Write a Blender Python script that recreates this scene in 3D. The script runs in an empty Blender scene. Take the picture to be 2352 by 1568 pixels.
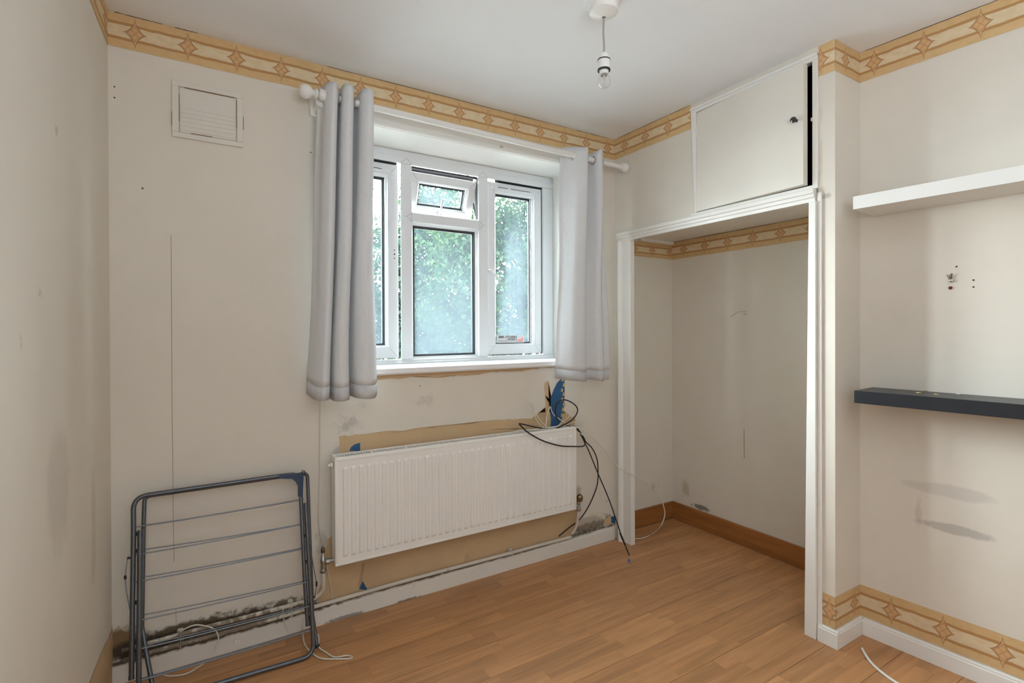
import bpy, bmesh, math, random
import numpy as np
from mathutils import Vector, Matrix

random.seed(7)
SC = bpy.context.scene
COL = SC.collection

# ------------------------------------------------------------------ camera, world, lamps, exposure
cam_data = bpy.data.cameras.new('camera')
cam = bpy.data.objects.new('camera', cam_data)
COL.objects.link(cam)
cr, cu, cf = Vector((0.8518,-0.5238,-0.0036)), Vector((0.0057,0.0024,1)), Vector((0.5238,0.8518,-0.005))
m = Matrix(((cr.x, cu.x, -cf.x, 0.2681), (cr.y, cu.y, -cf.y, -2.2987), (cr.z, cu.z, -cf.z, 1.2626), (0, 0, 0, 1)))
cam.matrix_world = m
cam_data.sensor_width = 36.0
cam_data.lens = 1172.235 * 36.0 / 2352.0
cam_data.shift_y = -22.52 / 2352.0
cam_data.clip_start = 0.02
SC.camera = cam

SC.view_settings.view_transform = 'Standard'
SC.view_settings.look = 'None'
SC.view_settings.gamma = 1.0
SC.view_settings.use_curve_mapping = False
SC.view_settings.exposure = 0.13
try:
    SC.cycles.max_bounces = 14
    SC.cycles.diffuse_bounces = 8
    SC.cycles.transparent_max_bounces = 24
    SC.cycles.sample_clamp_indirect = 6.0
    SC.cycles.use_denoising = True
except Exception:
    pass

world = bpy.data.worlds.new('overcast_sky')
SC.world = world
world.use_nodes = True
bg = world.node_tree.nodes['Background']
bg.inputs[0].default_value = (0.93, 0.97, 1.0, 1)
bg.inputs[1].default_value = 105.0


def area_lamp(name, loc, target, sx, sy, power, color):
    d = bpy.data.lights.new(name, 'AREA')
    d.shape = 'RECTANGLE'
    d.size, d.size_y, d.energy, d.color = sx, sy, power, color
    o = bpy.data.objects.new(name, d)
    COL.objects.link(o)
    o.location = loc
    o.rotation_euler = (Vector(target) - Vector(loc)).to_track_quat('-Z', 'Y').to_euler()
    return o


# unseen area lamp behind the camera, added to fill the room and alcove
area_lamp('rear_fill_lamp', (0.30, -3.0, 1.55), (2.45, -0.35, 1.10), 0.9, 1.5, 12.0, (0.84, 0.92, 1.0))
# second unseen lamp, added and aimed at the ceiling for soft overall fill
area_lamp('ceiling_fill_lamp', (0.9, -2.75, 1.75), (0.95, -2.6, 2.4), 0.5, 0.5, 21.0, (0.82, 0.91, 1.0))
# sky light arriving at the window opening (portal only: guides the sky samples, adds no light)
pl = area_lamp('window_portal', (1.417, 0.34, 1.64), (1.417, -2, 1.64), 1.42, 1.1, 1.0, (1, 1, 1))
pl.data.cycles.is_portal = True


# ------------------------------------------------------------------ object helpers
def put(name, me, mat=None, parent=None, smooth=False):
    o = bpy.data.objects.new(name, me)
    COL.objects.link(o)
    if mat is not None:
        me.materials.append(mat)
    if parent is not None:
        o.parent = parent
        base = parent
        off = Vector((0, 0, 0))
        while base is not None:
            off += base.location
            base = base.parent
        o.location = -off
    if smooth:
        for p in me.polygons:
            p.use_smooth = True
    return o


def tag(o, label=None, cat=None, group=None, kind=None):
    if label: o['label'] = label
    if cat: o['category'] = cat
    if group: o['group'] = group
    if kind: o['kind'] = kind
    return o


def thing(name, label, cat, loc=(0, 0, 0), group=None):
    o = bpy.data.objects.new(name, None)
    COL.objects.link(o)
    o.empty_display_size = 0.1
    o.location = loc
    return tag(o, label, cat, group)


class MB:
    """collects geometry and links it as one mesh object"""

    def __init__(self):
        self.bm = bmesh.new()

    def face(self, pts):
        try:
            return self.bm.faces.new([self.bm.verts.new(p) for p in pts])
        except ValueError:
            return None

    def box(self, a, b, bevel=0.0, M=None):
        x0, y0, z0 = a
        x1, y1, z1 = b
        x0, x1 = min(x0, x1), max(x0, x1)
        y0, y1 = min(y0, y1), max(y0, y1)
        z0, z1 = min(z0, z1), max(z0, z1)
        return self.hexa([(x0, y0, z0), (x1, y0, z0), (x1, y1, z0), (x0, y1, z0),
                          (x0, y0, z1), (x1, y0, z1), (x1, y1, z1), (x0, y1, z1)], bevel, M)

    def hexa(self, c, bevel=0.0, M=None):
        if M is not None:
            c = [M @ Vector(p) for p in c]
        v = [self.bm.verts.new(p) for p in c]
        fs = [self.bm.faces.new([v[i] for i in q]) for q in
              ((3, 2, 1, 0), (4, 5, 6, 7), (0, 1, 5, 4), (1, 2, 6, 5), (2, 3, 7, 6), (3, 0, 4, 7))]
        if bevel > 0:
            es = set()
            for f in fs:
                es.update(f.edges)
            bmesh.ops.bevel(self.bm, geom=list(es), offset=bevel, segments=2, profile=0.5, affect='EDGES')
        return self

    def prism(self, poly, d):
        """polygon (3-D points, planar) extruded by vector d"""
        d = Vector(d)
        a = [self.bm.verts.new(p) for p in poly]
        b = [self.bm.verts.new(Vector(p) + d) for p in poly]
        n = len(a)
        self.bm.faces.new(a)
        self.bm.faces.new(b[::-1])
        for i in range(n):
            j = (i + 1) % n
            self.bm.faces.new([a[i], b[i], b[j], a[j]])
        bmesh.ops.recalc_face_normals(self.bm, faces=self.bm.faces[:])
        return self

    def tube(self, pts, r, seg=10, cap=True, closed=False):
        pts = [Vector(p) for p in pts]
        n = len(pts)
        rs = r if isinstance(r, (list, tuple)) else [r] * n
        rings = []
        prev = None
        for i, p in enumerate(pts):
            if closed:
                t = pts[(i + 1) % n] - pts[i - 1]
            else:
                t = pts[min(i + 1, n - 1)] - pts[max(i - 1, 0)]
            if t.length < 1e-9:
                t = Vector((0, 0, 1))
            t.normalize()
            if prev is None:
                ref = Vector((0, 0, 1)) if abs(t.z) < 0.9 else Vector((1, 0, 0))
                nrm = t.cross(ref).normalized()
            else:
                nrm = (prev - t * prev.dot(t))
                if nrm.length < 1e-6:
                    nrm = t.cross(Vector((0.3, 0.5, 0.8)))
                nrm.normalize()
            prev = nrm
            bn = t.cross(nrm)
            rings.append([self.bm.verts.new(p + (nrm * math.cos(2 * math.pi * k / seg) + bn * math.sin(2 * math.pi * k / seg)) * rs[i])
                          for k in range(seg)])
        for i in range(n if closed else n - 1):
            A, B = rings[i], rings[(i + 1) % n]
            for k in range(seg):
                self.bm.faces.new([A[k], A[(k + 1) % seg], B[(k + 1) % seg], B[k]])
        if cap and not closed:
            self.bm.faces.new(rings[0][::-1])
            self.bm.faces.new(rings[-1])
        return self

    def lathe(self, prof, org=(0, 0, 0), axis=(0, 0, 1), seg=28):
        """prof: list of (radius, height along axis)"""
        q = Vector((0, 0, 1)).rotation_difference(Vector(axis).normalized())
        org = Vector(org)
        rings = []
        for rr, h in prof:
            if rr < 1e-6:
                rings.append([self.bm.verts.new(org + q @ Vector((0, 0, h)))])
            else:
                rings.append([self.bm.verts.new(org + q @ Vector((rr * math.cos(2 * math.pi * k / seg), rr * math.sin(2 * math.pi * k / seg), h)))
                              for k in range(seg)])
        for A, B in zip(rings, rings[1:]):
            for k in range(seg):
                k2 = (k + 1) % seg
                if len(A) == 1 and len(B) == 1:
                    continue
                if len(A) == 1:
                    self.bm.faces.new([A[0], B[k], B[k2]])
                elif len(B) == 1:
                    self.bm.faces.new([A[k], A[k2], B[0]])
                else:
                    self.bm.faces.new([A[k], A[k2], B[k2], B[k]])
        if len(rings[0]) > 1:
            self.bm.faces.new(rings[0][::-1])
        if len(rings[-1]) > 1:
            self.bm.faces.new(rings[-1])
        return self

    def grid(self, rows, thick=None):
        """rows: 2-D list of points"""
        vs = [[self.bm.verts.new(p) for p in r] for r in rows]
        for a, b in zip(vs, vs[1:]):
            for i in range(len(a) - 1):
                self.bm.faces.new([a[i], a[i + 1], b[i + 1], b[i]])
        return self

    def build(self, name, mat, parent=None, smooth=False, angle=None):
        me = bpy.data.meshes.new(name)
        bmesh.ops.recalc_face_normals(self.bm, faces=self.bm.faces[:])
        if smooth:
            for f in self.bm.faces:
                f.smooth = True
            lim = math.radians(angle or 40)
            for e in self.bm.edges:
                if len(e.link_faces) == 2 and e.calc_face_angle(0) > lim:
                    e.smooth = False
        self.bm.to_mesh(me)
        self.bm.free()
        return put(name, me, mat, parent)


def spline(pts, n=6):
    """Catmull-Rom through the points"""
    P = [Vector(p) for p in pts]
    if len(P) < 3:
        return P
    P = [P[0] * 2 - P[1]] + P + [P[-1] * 2 - P[-2]]
    out = []
    for i in range(1, len(P) - 2):
        p0, p1, p2, p3 = P[i - 1:i + 3]
        for k in range(n):
            t = k / n
            out.append(0.5 * ((2 * p1) + (p2 - p0) * t + (2 * p0 - 5 * p1 + 4 * p2 - p3) * t * t + (3 * p1 - p0 - 3 * p2 + p3) * t ** 3))
    out.append(P[-2])
    return out


def rounded(pts, rad, n=6):
    """poly-line with its inner corners rounded"""
    P = [Vector(p) for p in pts]
    out = [P[0]]
    for a, b, c in zip(P, P[1:], P[2:]):
        d1, d2 = (a - b), (c - b)
        r = min(rad, d1.length * 0.45, d2.length * 0.45)
        s, e = b + d1.normalized() * r, b + d2.normalized() * r
        for k in range(n + 1):
            t = k / n
            out.append(s * (1 - t) ** 2 + b * 2 * t * (1 - t) + e * t * t)
    out.append(P[-1])
    return out


# ------------------------------------------------------------------ material helpers
class NT:
    def __init__(self, name):
        self.mat = bpy.data.materials.new(name)
        self.mat.use_nodes = True
        self.t = self.mat.node_tree
        self.t.nodes.clear()
        self.out = self.t.nodes.new('ShaderNodeOutputMaterial')

    def n(self, kind, **kw):
        nd = self.t.nodes.new(kind)
        for k, v in kw.items():
            setattr(nd, k, v)
        return nd

    def link(self, a, b):
        self.t.links.new(a, b)

    def _set(self, sock, v):
        if hasattr(v, 'is_output'):
            self.link(v, sock)
        elif isinstance(v, (tuple, list)) and len(v) == 3 and sock.type == 'RGBA':
            sock.default_value = (*v, 1)
        else:
            sock.default_value = v

    def m(self, op, a, b=None, c=None, clamp=False):
        nd = self.n('ShaderNodeMath', operation=op, use_clamp=clamp)
        self._set(nd.inputs[0], a)
        if b is not None: self._set(nd.inputs[1], b)
        if c is not None: self._set(nd.inputs[2], c)
        return nd.outputs[0]

    def vm(self, op, a, b=None):
        nd = self.n('ShaderNodeVectorMath', operation=op)
        self._set(nd.inputs[0], a)
        if b is not None: self._set(nd.inputs[1], b)
        return nd.outputs['Value'] if op in ('LENGTH', 'DOT_PRODUCT', 'DISTANCE') else nd.outputs[0]

    def mix(self, f, a, b, mode='MIX'):
        nd = self.n('ShaderNodeMix', data_type='RGBA', blend_type=mode)
        self._set(nd.inputs[0], f)
        self._set(nd.inputs[6], a)
        self._set(nd.inputs[7], b)
        return nd.outputs[2]

    def mr(self, v, a, b, c=0.0, d=1.0, smooth=True):
        nd = self.n('ShaderNodeMapRange', interpolation_type='SMOOTHSTEP' if smooth else 'LINEAR')
        self._set(nd.inputs[0], v)
        for i, x in enumerate((a, b, c, d)):
            self._set(nd.inputs[i + 1], x)
        return nd.outputs[0]

    def pos(self):
        return self.n('ShaderNodeNewGeometry').outputs['Position']

    def obj(self):
        return self.n('ShaderNodeTexCoord').outputs['Object']

    def noise(self, vec, scale, detail=3.0, rough=0.55, dist=0.0):
        nd = self.n('ShaderNodeTexNoise')
        if vec is not None: self.link(vec, nd.inputs['Vector'])
        nd.inputs['Scale'].default_value = scale
        nd.inputs['Detail'].default_value = detail
        nd.inputs['Roughness'].default_value = rough
        nd.inputs['Distortion'].default_value = dist
        return nd.outputs[0]

    def scale(self, vec, s):
        return self.vm('MULTIPLY', vec, s)

    def bump(self, h, strength=0.2, dist=0.01):
        nd = self.n('ShaderNodeBump')
        nd.inputs['Strength'].default_value = strength
        nd.inputs['Distance'].default_value = dist
        self.link(h, nd.inputs['Height'])
        return nd.outputs[0]

    def pbr(self, color, rough=0.6, metal=0.0, normal=None, spec=0.4, **kw):
        p = self.n('ShaderNodeBsdfPrincipled')
        self._set(p.inputs['Base Color'], color)
        self._set(p.inputs['Roughness'], rough)
        self._set(p.inputs['Metallic'], metal)
        p.inputs['Specular IOR Level'].default_value = spec
        if normal is not None: self.link(normal, p.inputs['Normal'])
        for k, v in kw.items():
            self._set(p.inputs[k], v)
        return p.outputs[0]

    def done(self, shader):
        self.link(shader, self.out.inputs[0])
        return self.mat


def srgb(r, g, b):
    f = lambda c: (c / 255 / 12.92) if c <= 10 else ((c / 255 + 0.055) / 1.055) ** 2.4
    return (f(r), f(g), f(b))


def stained(nt, base, stains):
    """stains and dark gap lines that have a place and outline of their own: (centre, radii, colour, amount, noise scale, threshold)"""
    p = nt.pos()
    col = base
    for c, r, colr, amt, ns, th in stains:
        d = nt.vm('LENGTH', nt.vm('DIVIDE', nt.vm('SUBTRACT', p, c), r))
        nz = nt.noise(p, ns, 4.0, 0.65)
        v = nt.m('SUBTRACT', nt.m('ADD', nt.m('SUBTRACT', 1.0, d), nt.m('MULTIPLY', nt.m('SUBTRACT', nz, 0.5), 1.6)), th)
        f = nt.m('MULTIPLY', nt.mr(v, 0.0, 0.45), amt)
        col = nt.mix(f, col, colr)
    return col


def paint_mat(name, col, rough=0.55, var=0.06, bump=0.12, stains=(), speck=0.0, grime=None, spec=0.35):
    nt = NT(name)
    p = nt.pos()
    big = nt.noise(p, 1.7, 3.0, 0.6)
    mid = nt.noise(p, 9.0, 4.0, 0.6)
    c2 = tuple(x * (1 - var * 2.2) for x in col)
    base = nt.mix(nt.m('ADD', nt.m('MULTIPLY', big, 0.6), nt.m('MULTIPLY', mid, 0.4)), tuple(min(1, x * (1 + var)) for x in col), c2)
    if grime:
        g = nt.mr(nt.noise(p, 26.0, 5.0, 0.7), 0.62, 0.78)
        base = nt.mix(nt.m('MULTIPLY', g, grime[1]), base, grime[0])
    if speck:
        v = nt.n('ShaderNodeTexVoronoi')
        nt.link(p, v.inputs['Vector'])
        v.inputs['Scale'].default_value = 9.0
        r = nt.n('ShaderNodeTexWhiteNoise')
        nt.link(v.outputs['Position'], r.inputs[0])
        rad = nt.m('MULTIPLY', nt.m('GREATER_THAN', r.outputs[0], 1 - speck), nt.m('MULTIPLY', r.outputs[0], 0.035))
        base = nt.mix(nt.m('LESS_THAN', v.outputs['Distance'], rad), base, (0.12, 0.09, 0.06))
    if stains:
        base = stained(nt, base, stains)
    h = nt.noise(p, 140.0, 3.0, 0.6)
    return nt.done(nt.pbr(base, rough, normal=nt.bump(h, bump, 0.002), spec=spec))


def plain_mat(name, col, rough=0.5, metal=0.0, spec=0.4, var=0.0, nscale=30.0, bump=0.0):
    nt = NT(name)
    if var:
        c = nt.mix(nt.noise(nt.pos(), nscale, 4.0), tuple(x * (1 - var) for x in col), tuple(min(1, x * (1 + var)) for x in col))
    else:
        c = col
    nrm = nt.bump(nt.noise(nt.pos(), nscale * 4, 3.0), bump, 0.002) if bump else None
    return nt.done(nt.pbr(c, rough, metal, normal=nrm, spec=spec))


def border_mat():
    """printed wallpaper border: gold bands and four-pointed stars every 16 cm"""
    nt = NT('printed_border')
    uv = nt.n('ShaderNodeUVMap').outputs[0]
    sp = nt.n('ShaderNodeSeparateXYZ')
    nt.link(uv, sp.inputs[0])
    u, v = sp.outputs[0], sp.outputs[1]
    wob = nt.m('MULTIPLY', nt.m('SUBTRACT', nt.noise(nt.scale(uv, (18, 2, 1)), 1.0, 3.0), 0.5), 0.07)
    vv = nt.m('ADD', v, wob)
    outer, inner, dark = srgb(206, 175, 129), srgb(216, 198, 165), srgb(174, 131, 83)
    a = nt.m('ABSOLUTE', nt.m('SUBTRACT', vv, 0.5))
    band = nt.mr(a, 0.20, 0.23)
    col = nt.mix(band, inner, outer)
    line = nt.m('MULTIPLY', nt.mr(a, 0.16, 0.19), nt.m('SUBTRACT', 1.0, nt.mr(a, 0.245, 0.275)))
    col = nt.mix(nt.m('MULTIPLY', line, 0.95), col, dark)
    wash = nt.noise(nt.scale(uv, (30, 5, 1)), 1.0, 4.0, 0.65)
    col = nt.mix(nt.mr(wash, 0.35, 0.75, 0.0, 0.28), col, dark)
    x = nt.m('MULTIPLY', nt.m('SUBTRACT', nt.m('FRACT', nt.m('DIVIDE', u, 0.1625)), 0.5), 0.1625 / 0.037)
    y = nt.m('DIVIDE', nt.m('SUBTRACT', v, 0.5), 0.46)
    ax, ay = nt.m('ABSOLUTE', x), nt.m('ABSOLUTE', y)
    s = nt.m('ADD', nt.m('POWER', ax, 0.64), nt.m('POWER', ay, 0.64))
    star = nt.m('LESS_THAN', s, 1.0)
    edge = nt.m('MULTIPLY', star, nt.mr(s, 0.90, 0.95))
    lat = nt.m('ABSOLUTE', nt.m('SINE', nt.m('MULTIPLY', nt.m('ADD', x, nt.m('MULTIPLY', y, 1.4)), 5.0)))
    lat2 = nt.m('ABSOLUTE', nt.m('SINE', nt.m('MULTIPLY', nt.m('SUBTRACT', x, nt.m('MULTIPLY', y, 1.4)), 5.0)))
    web = nt.m('SUBTRACT', 1.0, nt.mr(nt.m('MINIMUM', lat, lat2), 0.12, 0.42))
    scol = nt.mix(nt.m('MULTIPLY', web, 0.5), srgb(204, 164, 120), srgb(156, 112, 72))
    scol = nt.mix(nt.m('MULTIPLY', edge, 0.8), scol, srgb(132, 92, 54))
    col = nt.mix(star, col, scol)
    return nt.done(nt.pbr(col, 0.62, spec=0.25))


def wood_mat(name, tint=True, base=(178, 131, 89), along='X'):
    nt = NT(name)
    p = nt.pos()
    info = nt.n('ShaderNodeObjectInfo')
    st = {'X': (2.2, 34.0, 34.0), 'Y': (34.0, 2.2, 34.0)}[along]
    off = nt.vm('MULTIPLY', info.outputs['Color'], (37.0, 19.0, 5.0)) if tint else None
    v = nt.scale(p, st)
    if off is not None:
        v = nt.vm('ADD', v, off)
    g1 = nt.noise(v, 1.0, 5.0, 0.6, 0.7)
    g2 = nt.noise(nt.scale(v, (0.6, 3.6, 3.6)), 1.0, 3.0, 0.6)
    b = srgb(*base)
    lo, hi = tuple(x * 0.78 for x in b), tuple(min(1, x * 1.22) for x in b)
    c = nt.mix(nt.mr(g1, 0.30, 0.72, smooth=False), lo, hi)
    c = nt.mix(nt.m('MULTIPLY', nt.mr(g2, 0.5, 0.75), 0.30), c, tuple(x * 0.55 for x in b))
    if tint:
        sep = nt.n('ShaderNodeSeparateColor')
        nt.link(info.outputs['Color'], sep.inputs[0])
        c = nt.mix(1.0, c, nt.mix(sep.outputs[0], (0.90, 0.88, 0.86), (1.12, 1.11, 1.09)), 'MULTIPLY')
    rough = nt.mr(nt.noise(p, 6.0), 0.3, 0.7, 0.30, 0.46)
    return nt.done(nt.pbr(c, rough, normal=nt.bump(g1, 0.04, 0.001), spec=0.42))


def glass_mat(name, haze, bands=(), low=0.0, zlo=1.1, zhi=1.85):
    """window glass with a film of condensation and grime; bands: (x, half width, amount, z0, z1)"""
    nt = NT(name)
    p = nt.pos()
    sp = nt.n('ShaderNodeSeparateXYZ')
    nt.link(p, sp.inputs[0])
    nz = nt.noise(p, 7.0, 4.0, 0.6)
    f = nt.m('MULTIPLY', nt.mr(nz, 0.25, 0.8, 0.55, 1.3), haze)
    if low:
        f = nt.m('ADD', f, nt.m('MULTIPLY', nt.mr(sp.outputs[2], zhi, zlo), low))
    for bx, hw, amt, z0, z1 in bands:
        wv = nt.m('MULTIPLY', nt.m('SUBTRACT', nt.noise(nt.scale(p, (3, 1, 5)), 1.0), 0.5), 0.10)
        dx = nt.m('ABSOLUTE', nt.m('SUBTRACT', nt.m('ADD', sp.outputs[0], wv), bx))
        g = nt.m('MULTIPLY', nt.mr(dx, hw, hw * 0.35), nt.mr(sp.outputs[2], z1, z1 - 0.3))
        st = nt.mr(nt.noise(nt.scale(p, (90, 1, 3)), 1.0, 2.0), 0.3, 0.7, 0.7, 1.1)
        f = nt.m('ADD', f, nt.m('MULTIPLY', nt.m('MULTIPLY', g, st), amt))
    drops = nt.m('LESS_THAN', nt.noise(p, 190.0, 1.0), 0.27)
    f = nt.m('ADD', f, nt.m('MULTIPLY', drops, haze * 0.5), clamp=True)
    tr = nt.n('ShaderNodeBsdfTransparent')
    tr.inputs[0].default_value = (0.93, 0.975, 0.975, 1)
    tl = nt.n('ShaderNodeBsdfTranslucent')
    tl.inputs[0].default_value = (0.034, 0.044, 0.050, 1)
    df = nt.n('ShaderNodeBsdfDiffuse')
    df.inputs[0].default_value = (0.20, 0.23, 0.24, 1)
    film = nt.n('ShaderNodeMixShader')
    film.inputs[0].default_value = 0.3
    nt.link(tl.outputs[0], film.inputs[1])
    nt.link(df.outputs[0], film.inputs[2])
    mx = nt.n('ShaderNodeMixShader')
    nt.link(f, mx.inputs[0])
    nt.link(tr.outputs[0], mx.inputs[1])
    nt.link(film.outputs[0], mx.inputs[2])
    gl = nt.n('ShaderNodeBsdfGlossy')
    gl.inputs['Roughness'].default_value = 0.03
    lw = nt.n('ShaderNodeFresnel')
    lw.inputs[0].default_value = 1.35
    m2 = nt.n('ShaderNodeMixShader')
    nt.link(nt.m('MULTIPLY', lw.outputs[0], 0.8), m2.inputs[0])
    nt.link(mx.outputs[0], m2.inputs[1])
    nt.link(gl.outputs[0], m2.inputs[2])
    return nt.done(m2.outputs[0])


def bulb_glass_mat():
    nt = NT('bulb_glass')
    tr = nt.n('ShaderNodeBsdfTransparent')
    gl = nt.n('ShaderNodeBsdfGlossy')
    gl.inputs['Roughness'].default_value = 0.02
    lw = nt.n('ShaderNodeLayerWeight')
    lw.inputs[0].default_value = 0.35
    mx = nt.n('ShaderNodeMixShader')
    nt.link(nt.m('MULTIPLY', lw.outputs['Facing'], 0.55), mx.inputs[0])
    nt.link(tr.outputs[0], mx.inputs[1])
    nt.link(gl.outputs[0], mx.inputs[2])
    return nt.done(mx.outputs[0])


CREAM = (0.705, 0.662, 0.585)
BROWN = (0.16, 0.11, 0.06)
BLACK = (0.05, 0.04, 0.03)
GREY = (0.34, 0.32, 0.29)
M = {}
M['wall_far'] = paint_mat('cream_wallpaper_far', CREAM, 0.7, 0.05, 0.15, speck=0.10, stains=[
    ([(2.2014,0,0.1098)][0], (0.20, 0.2, 0.030), BLACK, 0.85, 40.0, 0.0),
    ([(2.2014,0,0.1326)][0], (0.22, 0.2, 0.06), (0.30, 0.25, 0.17), 0.6, 30.0, 0.2),
    ((1.2, 0, 0.082), (1.9, 0.2, 0.020), (0.10, 0.07, 0.04), 0.9, 22.0, 0.05),  # grime band; also puts the dark gap behind the pipe into the colour
    ([(2.3497,0,0.1236)][0], (0.07, 0.2, 0.07), BLACK, 0.7, 60.0, 0.45),
    ([(2.3466,0,0.2337)][0], (0.09, 0.2, 0.10), GREY, 0.7, 70.0, 0.75),
    ([(2.1148,0,0.3204)][0], (0.05, 0.2, 0.06), BROWN, 0.5, 12.0, 0.2),
    ([(0.8307,0,0.8431)][0], (0.16, 0.2, 0.10), GREY, 0.55, 30.0, 0.55),
    ([(0.802,0,0.7313)][0], (0.10, 0.2, 0.06), GREY, 0.6, 30.0, 0.35),
    ([(1.1997,0,0.9208)][0], (0.20, 0.2, 0.08), GREY, 0.35, 30.0, 0.6),
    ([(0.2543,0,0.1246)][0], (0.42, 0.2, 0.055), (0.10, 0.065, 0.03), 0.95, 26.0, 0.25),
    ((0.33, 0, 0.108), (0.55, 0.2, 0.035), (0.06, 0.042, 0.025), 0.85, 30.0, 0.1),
    ((0.02, 0, 0.14), (0.08, 0.2, 0.07), (0.22, 0.13, 0.06), 0.95, 20.0, 0.0),
    ([(0.0528,0,0.1078)][0], (0.18, 0.2, 0.05), BLACK, 0.85, 20.0, 0.25),
    ([(0.5781,0,0.1243)][0], (0.09, 0.2, 0.035), BROWN, 0.9, 30.0, 0.2),
    ([(0.7178,0,0.3384)][0], (0.05, 0.2, 0.09), GREY, 0.5, 14.0, 0.3),
])
M['wall_left'] = paint_mat('cream_wallpaper_left', CREAM, 0.7, 0.05, 0.15, speck=0.04, stains=[
    ([(-0.0234,-0.6627,0.859)][0], (0.2, 0.13, 0.19), (0.52, 0.48, 0.42), 0.55, 3.0, -0.05),
    ([(-0.01,-0.2839,0.6572)][0], (0.2, 0.05, 0.22), (0.50, 0.46, 0.41), 0.5, 4.0, 0.1),
    ([(-0.0232,-0.6562,1.7501)][0], (0.2, 0.03, 0.02), GREY, 0.5, 40.0, 0.3),
    ([(-0.0281,-0.7964,1.3465)][0], (0.2, 0.05, 0.04), GREY, 0.5, 60.0, 0.55),
    ([(-0.0326,-0.9218,1.2363)][0], (0.2, 0.03, 0.06), GREY, 0.5, 60.0, 0.6),
])
M['wall_right'] = paint_mat('cream_wallpaper_right', CREAM, 0.7, 0.05, 0.15, speck=0.07, stains=[
    ([(2.6316,-1.5451,0.6554)][0], (0.2, 0.13, 0.024), (0.45,0.43,0.40), 0.42, 5.0, -0.2),
    ([(2.6323,-1.5539,0.5198)][0], (0.2, 0.12, 0.018), (0.27, 0.265, 0.25), 0.5, 8.0, -0.1),
    ([(2.6236,-1.4478,0.555)][0], (0.2, 0.02, 0.09), GREY, 0.3, 8.0, 0.2),
])
M['wall_alcove'] = paint_mat('cream_wallpaper_alcove', CREAM, 0.7, 0.05, 0.2, speck=0.12, stains=[
    ([(2.7858,0.049,0.2261)][0], (0.14, 0.2, 0.10), GREY, 0.5, 40.0, 0.6),
    ([(2.968,-0.1797,0.1321)][0], (0.2, 0.10, 0.025), BLACK, 0.75, 30.0, 0.2),
    ([(2.968,-0.0615,0.225)][0], (0.2, 0.06, 0.12), (0.42, 0.38, 0.28), 0.6, 14.0, 0.35),
    ([(2.968,-0.4831,1.3477)][0], (0.2, 0.06, 0.03), GREY, 0.5, 60.0, 0.6),
])
M['wall_cupboard'] = paint_mat('cream_wallpaper_cupboard', CREAM, 0.6, 0.05, 0.12, speck=0.06, stains=[
    ([(2.41,-1.2211,1.7892)][0], (0.2, 0.03, 0.015), BROWN, 0.4, 30.0, 0.1),
    ([(2.41,-1.1974,1.3558)][0], (0.2, 0.012, 0.9), (0.55, 0.47, 0.36), 0.6, 6.0, 0.1),
])
M['ceiling'] = paint_mat('white_ceiling_paint', (0.80, 0.82, 0.84), 0.8, 0.02, 0.10)
M['white'] = paint_mat('old_white_gloss', (0.80, 0.79, 0.755), 0.38, 0.03, 0.06, grime=((0.38, 0.31, 0.22), 0.16))
M['skirting'] = paint_mat('chipped_white_gloss', (0.74, 0.71, 0.65), 0.42, 0.05, 0.08, grime=((0.22, 0.17, 0.11), 0.55), stains=[((0.33, -0.012, 0.078), (0.6, 0.05, 0.016), (0.10, 0.07, 0.04), 0.95, 30.0, -0.1), ((1.5, -0.012, 0.077), (1.1, 0.05, 0.009), (0.16, 0.11, 0.06), 0.8, 24.0, 0.1), ((0.82, -0.016, 0.004), (0.10, 0.05, 0.013), (0.25, 0.24, 0.25), 0.9, 30.0, 0.0), ((1.10, -0.016, 0.002), (0.10, 0.05, 0.008), (0.12, 0.09, 0.06), 0.8, 50.0, 0.2)])  # top-edge stains: grime, plus the dark void behind the pipe painted in
M['pipe_paint'] = paint_mat('flaking_pipe_paint', (0.66, 0.62, 0.54), 0.45, 0.12, 0.3, grime=((0.11, 0.08, 0.05), 1.0), stains=[((0.30, -0.03, 0.105), (0.52, 0.1, 0.06), (0.16, 0.115, 0.07), 0.9, 38.0, 0.25), ((0.02, -0.03, 0.11), (0.14, 0.1, 0.06), (0.07, 0.05, 0.03), 0.9, 20.0, 0.1)])
M['sill'] = plain_mat('white_sill', (0.83, 0.84, 0.85), 0.3, spec=0.45)
M['upvc'] = plain_mat('white_upvc', (0.72, 0.735, 0.75), 0.3, spec=0.45, var=0.02, nscale=5)
M['radiator'] = paint_mat('radiator_enamel', (0.83, 0.82, 0.79), 0.35, 0.03, 0.02, grime=((0.5, 0.43, 0.33), 0.10))
M['gasket'] = plain_mat('black_gasket', (0.02, 0.02, 0.022), 0.5)
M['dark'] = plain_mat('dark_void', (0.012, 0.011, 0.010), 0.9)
M['border'] = border_mat()
M['plank'] = wood_mat('laminate_oak')
M['sub'] = plain_mat('subfloor_brown', (0.06, 0.035, 0.018), 0.8)  # dark brown subfloor, visible in the joints between strips
M['oak_skirt_x'] = wood_mat('oak_skirting_x', False, (150, 98, 52), 'X')
M['oak_skirt_y'] = wood_mat('oak_skirting_y', False, (150, 98, 52), 'Y')
M['brownpaper'] = paint_mat('brown_backing_paper', (0.60, 0.43, 0.255), 0.85, 0.14, 0.25, speck=0.25, grime=((0.28, 0.18, 0.09), 0.35), spec=0.15)
M['bluepaint'] = paint_mat('old_blue_paint', (0.032, 0.115, 0.26), 0.5, 0.25, 0.2, grime=((0.35, 0.42, 0.48), 0.45))
M['yellowpaint'] = plain_mat('old_yellow_paint', (0.52, 0.38, 0.14), 0.6, var=0.2)
M['curtain'] = None
M['white_plastic'] = plain_mat('white_plastic', (0.76, 0.755, 0.73), 0.35)
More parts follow.
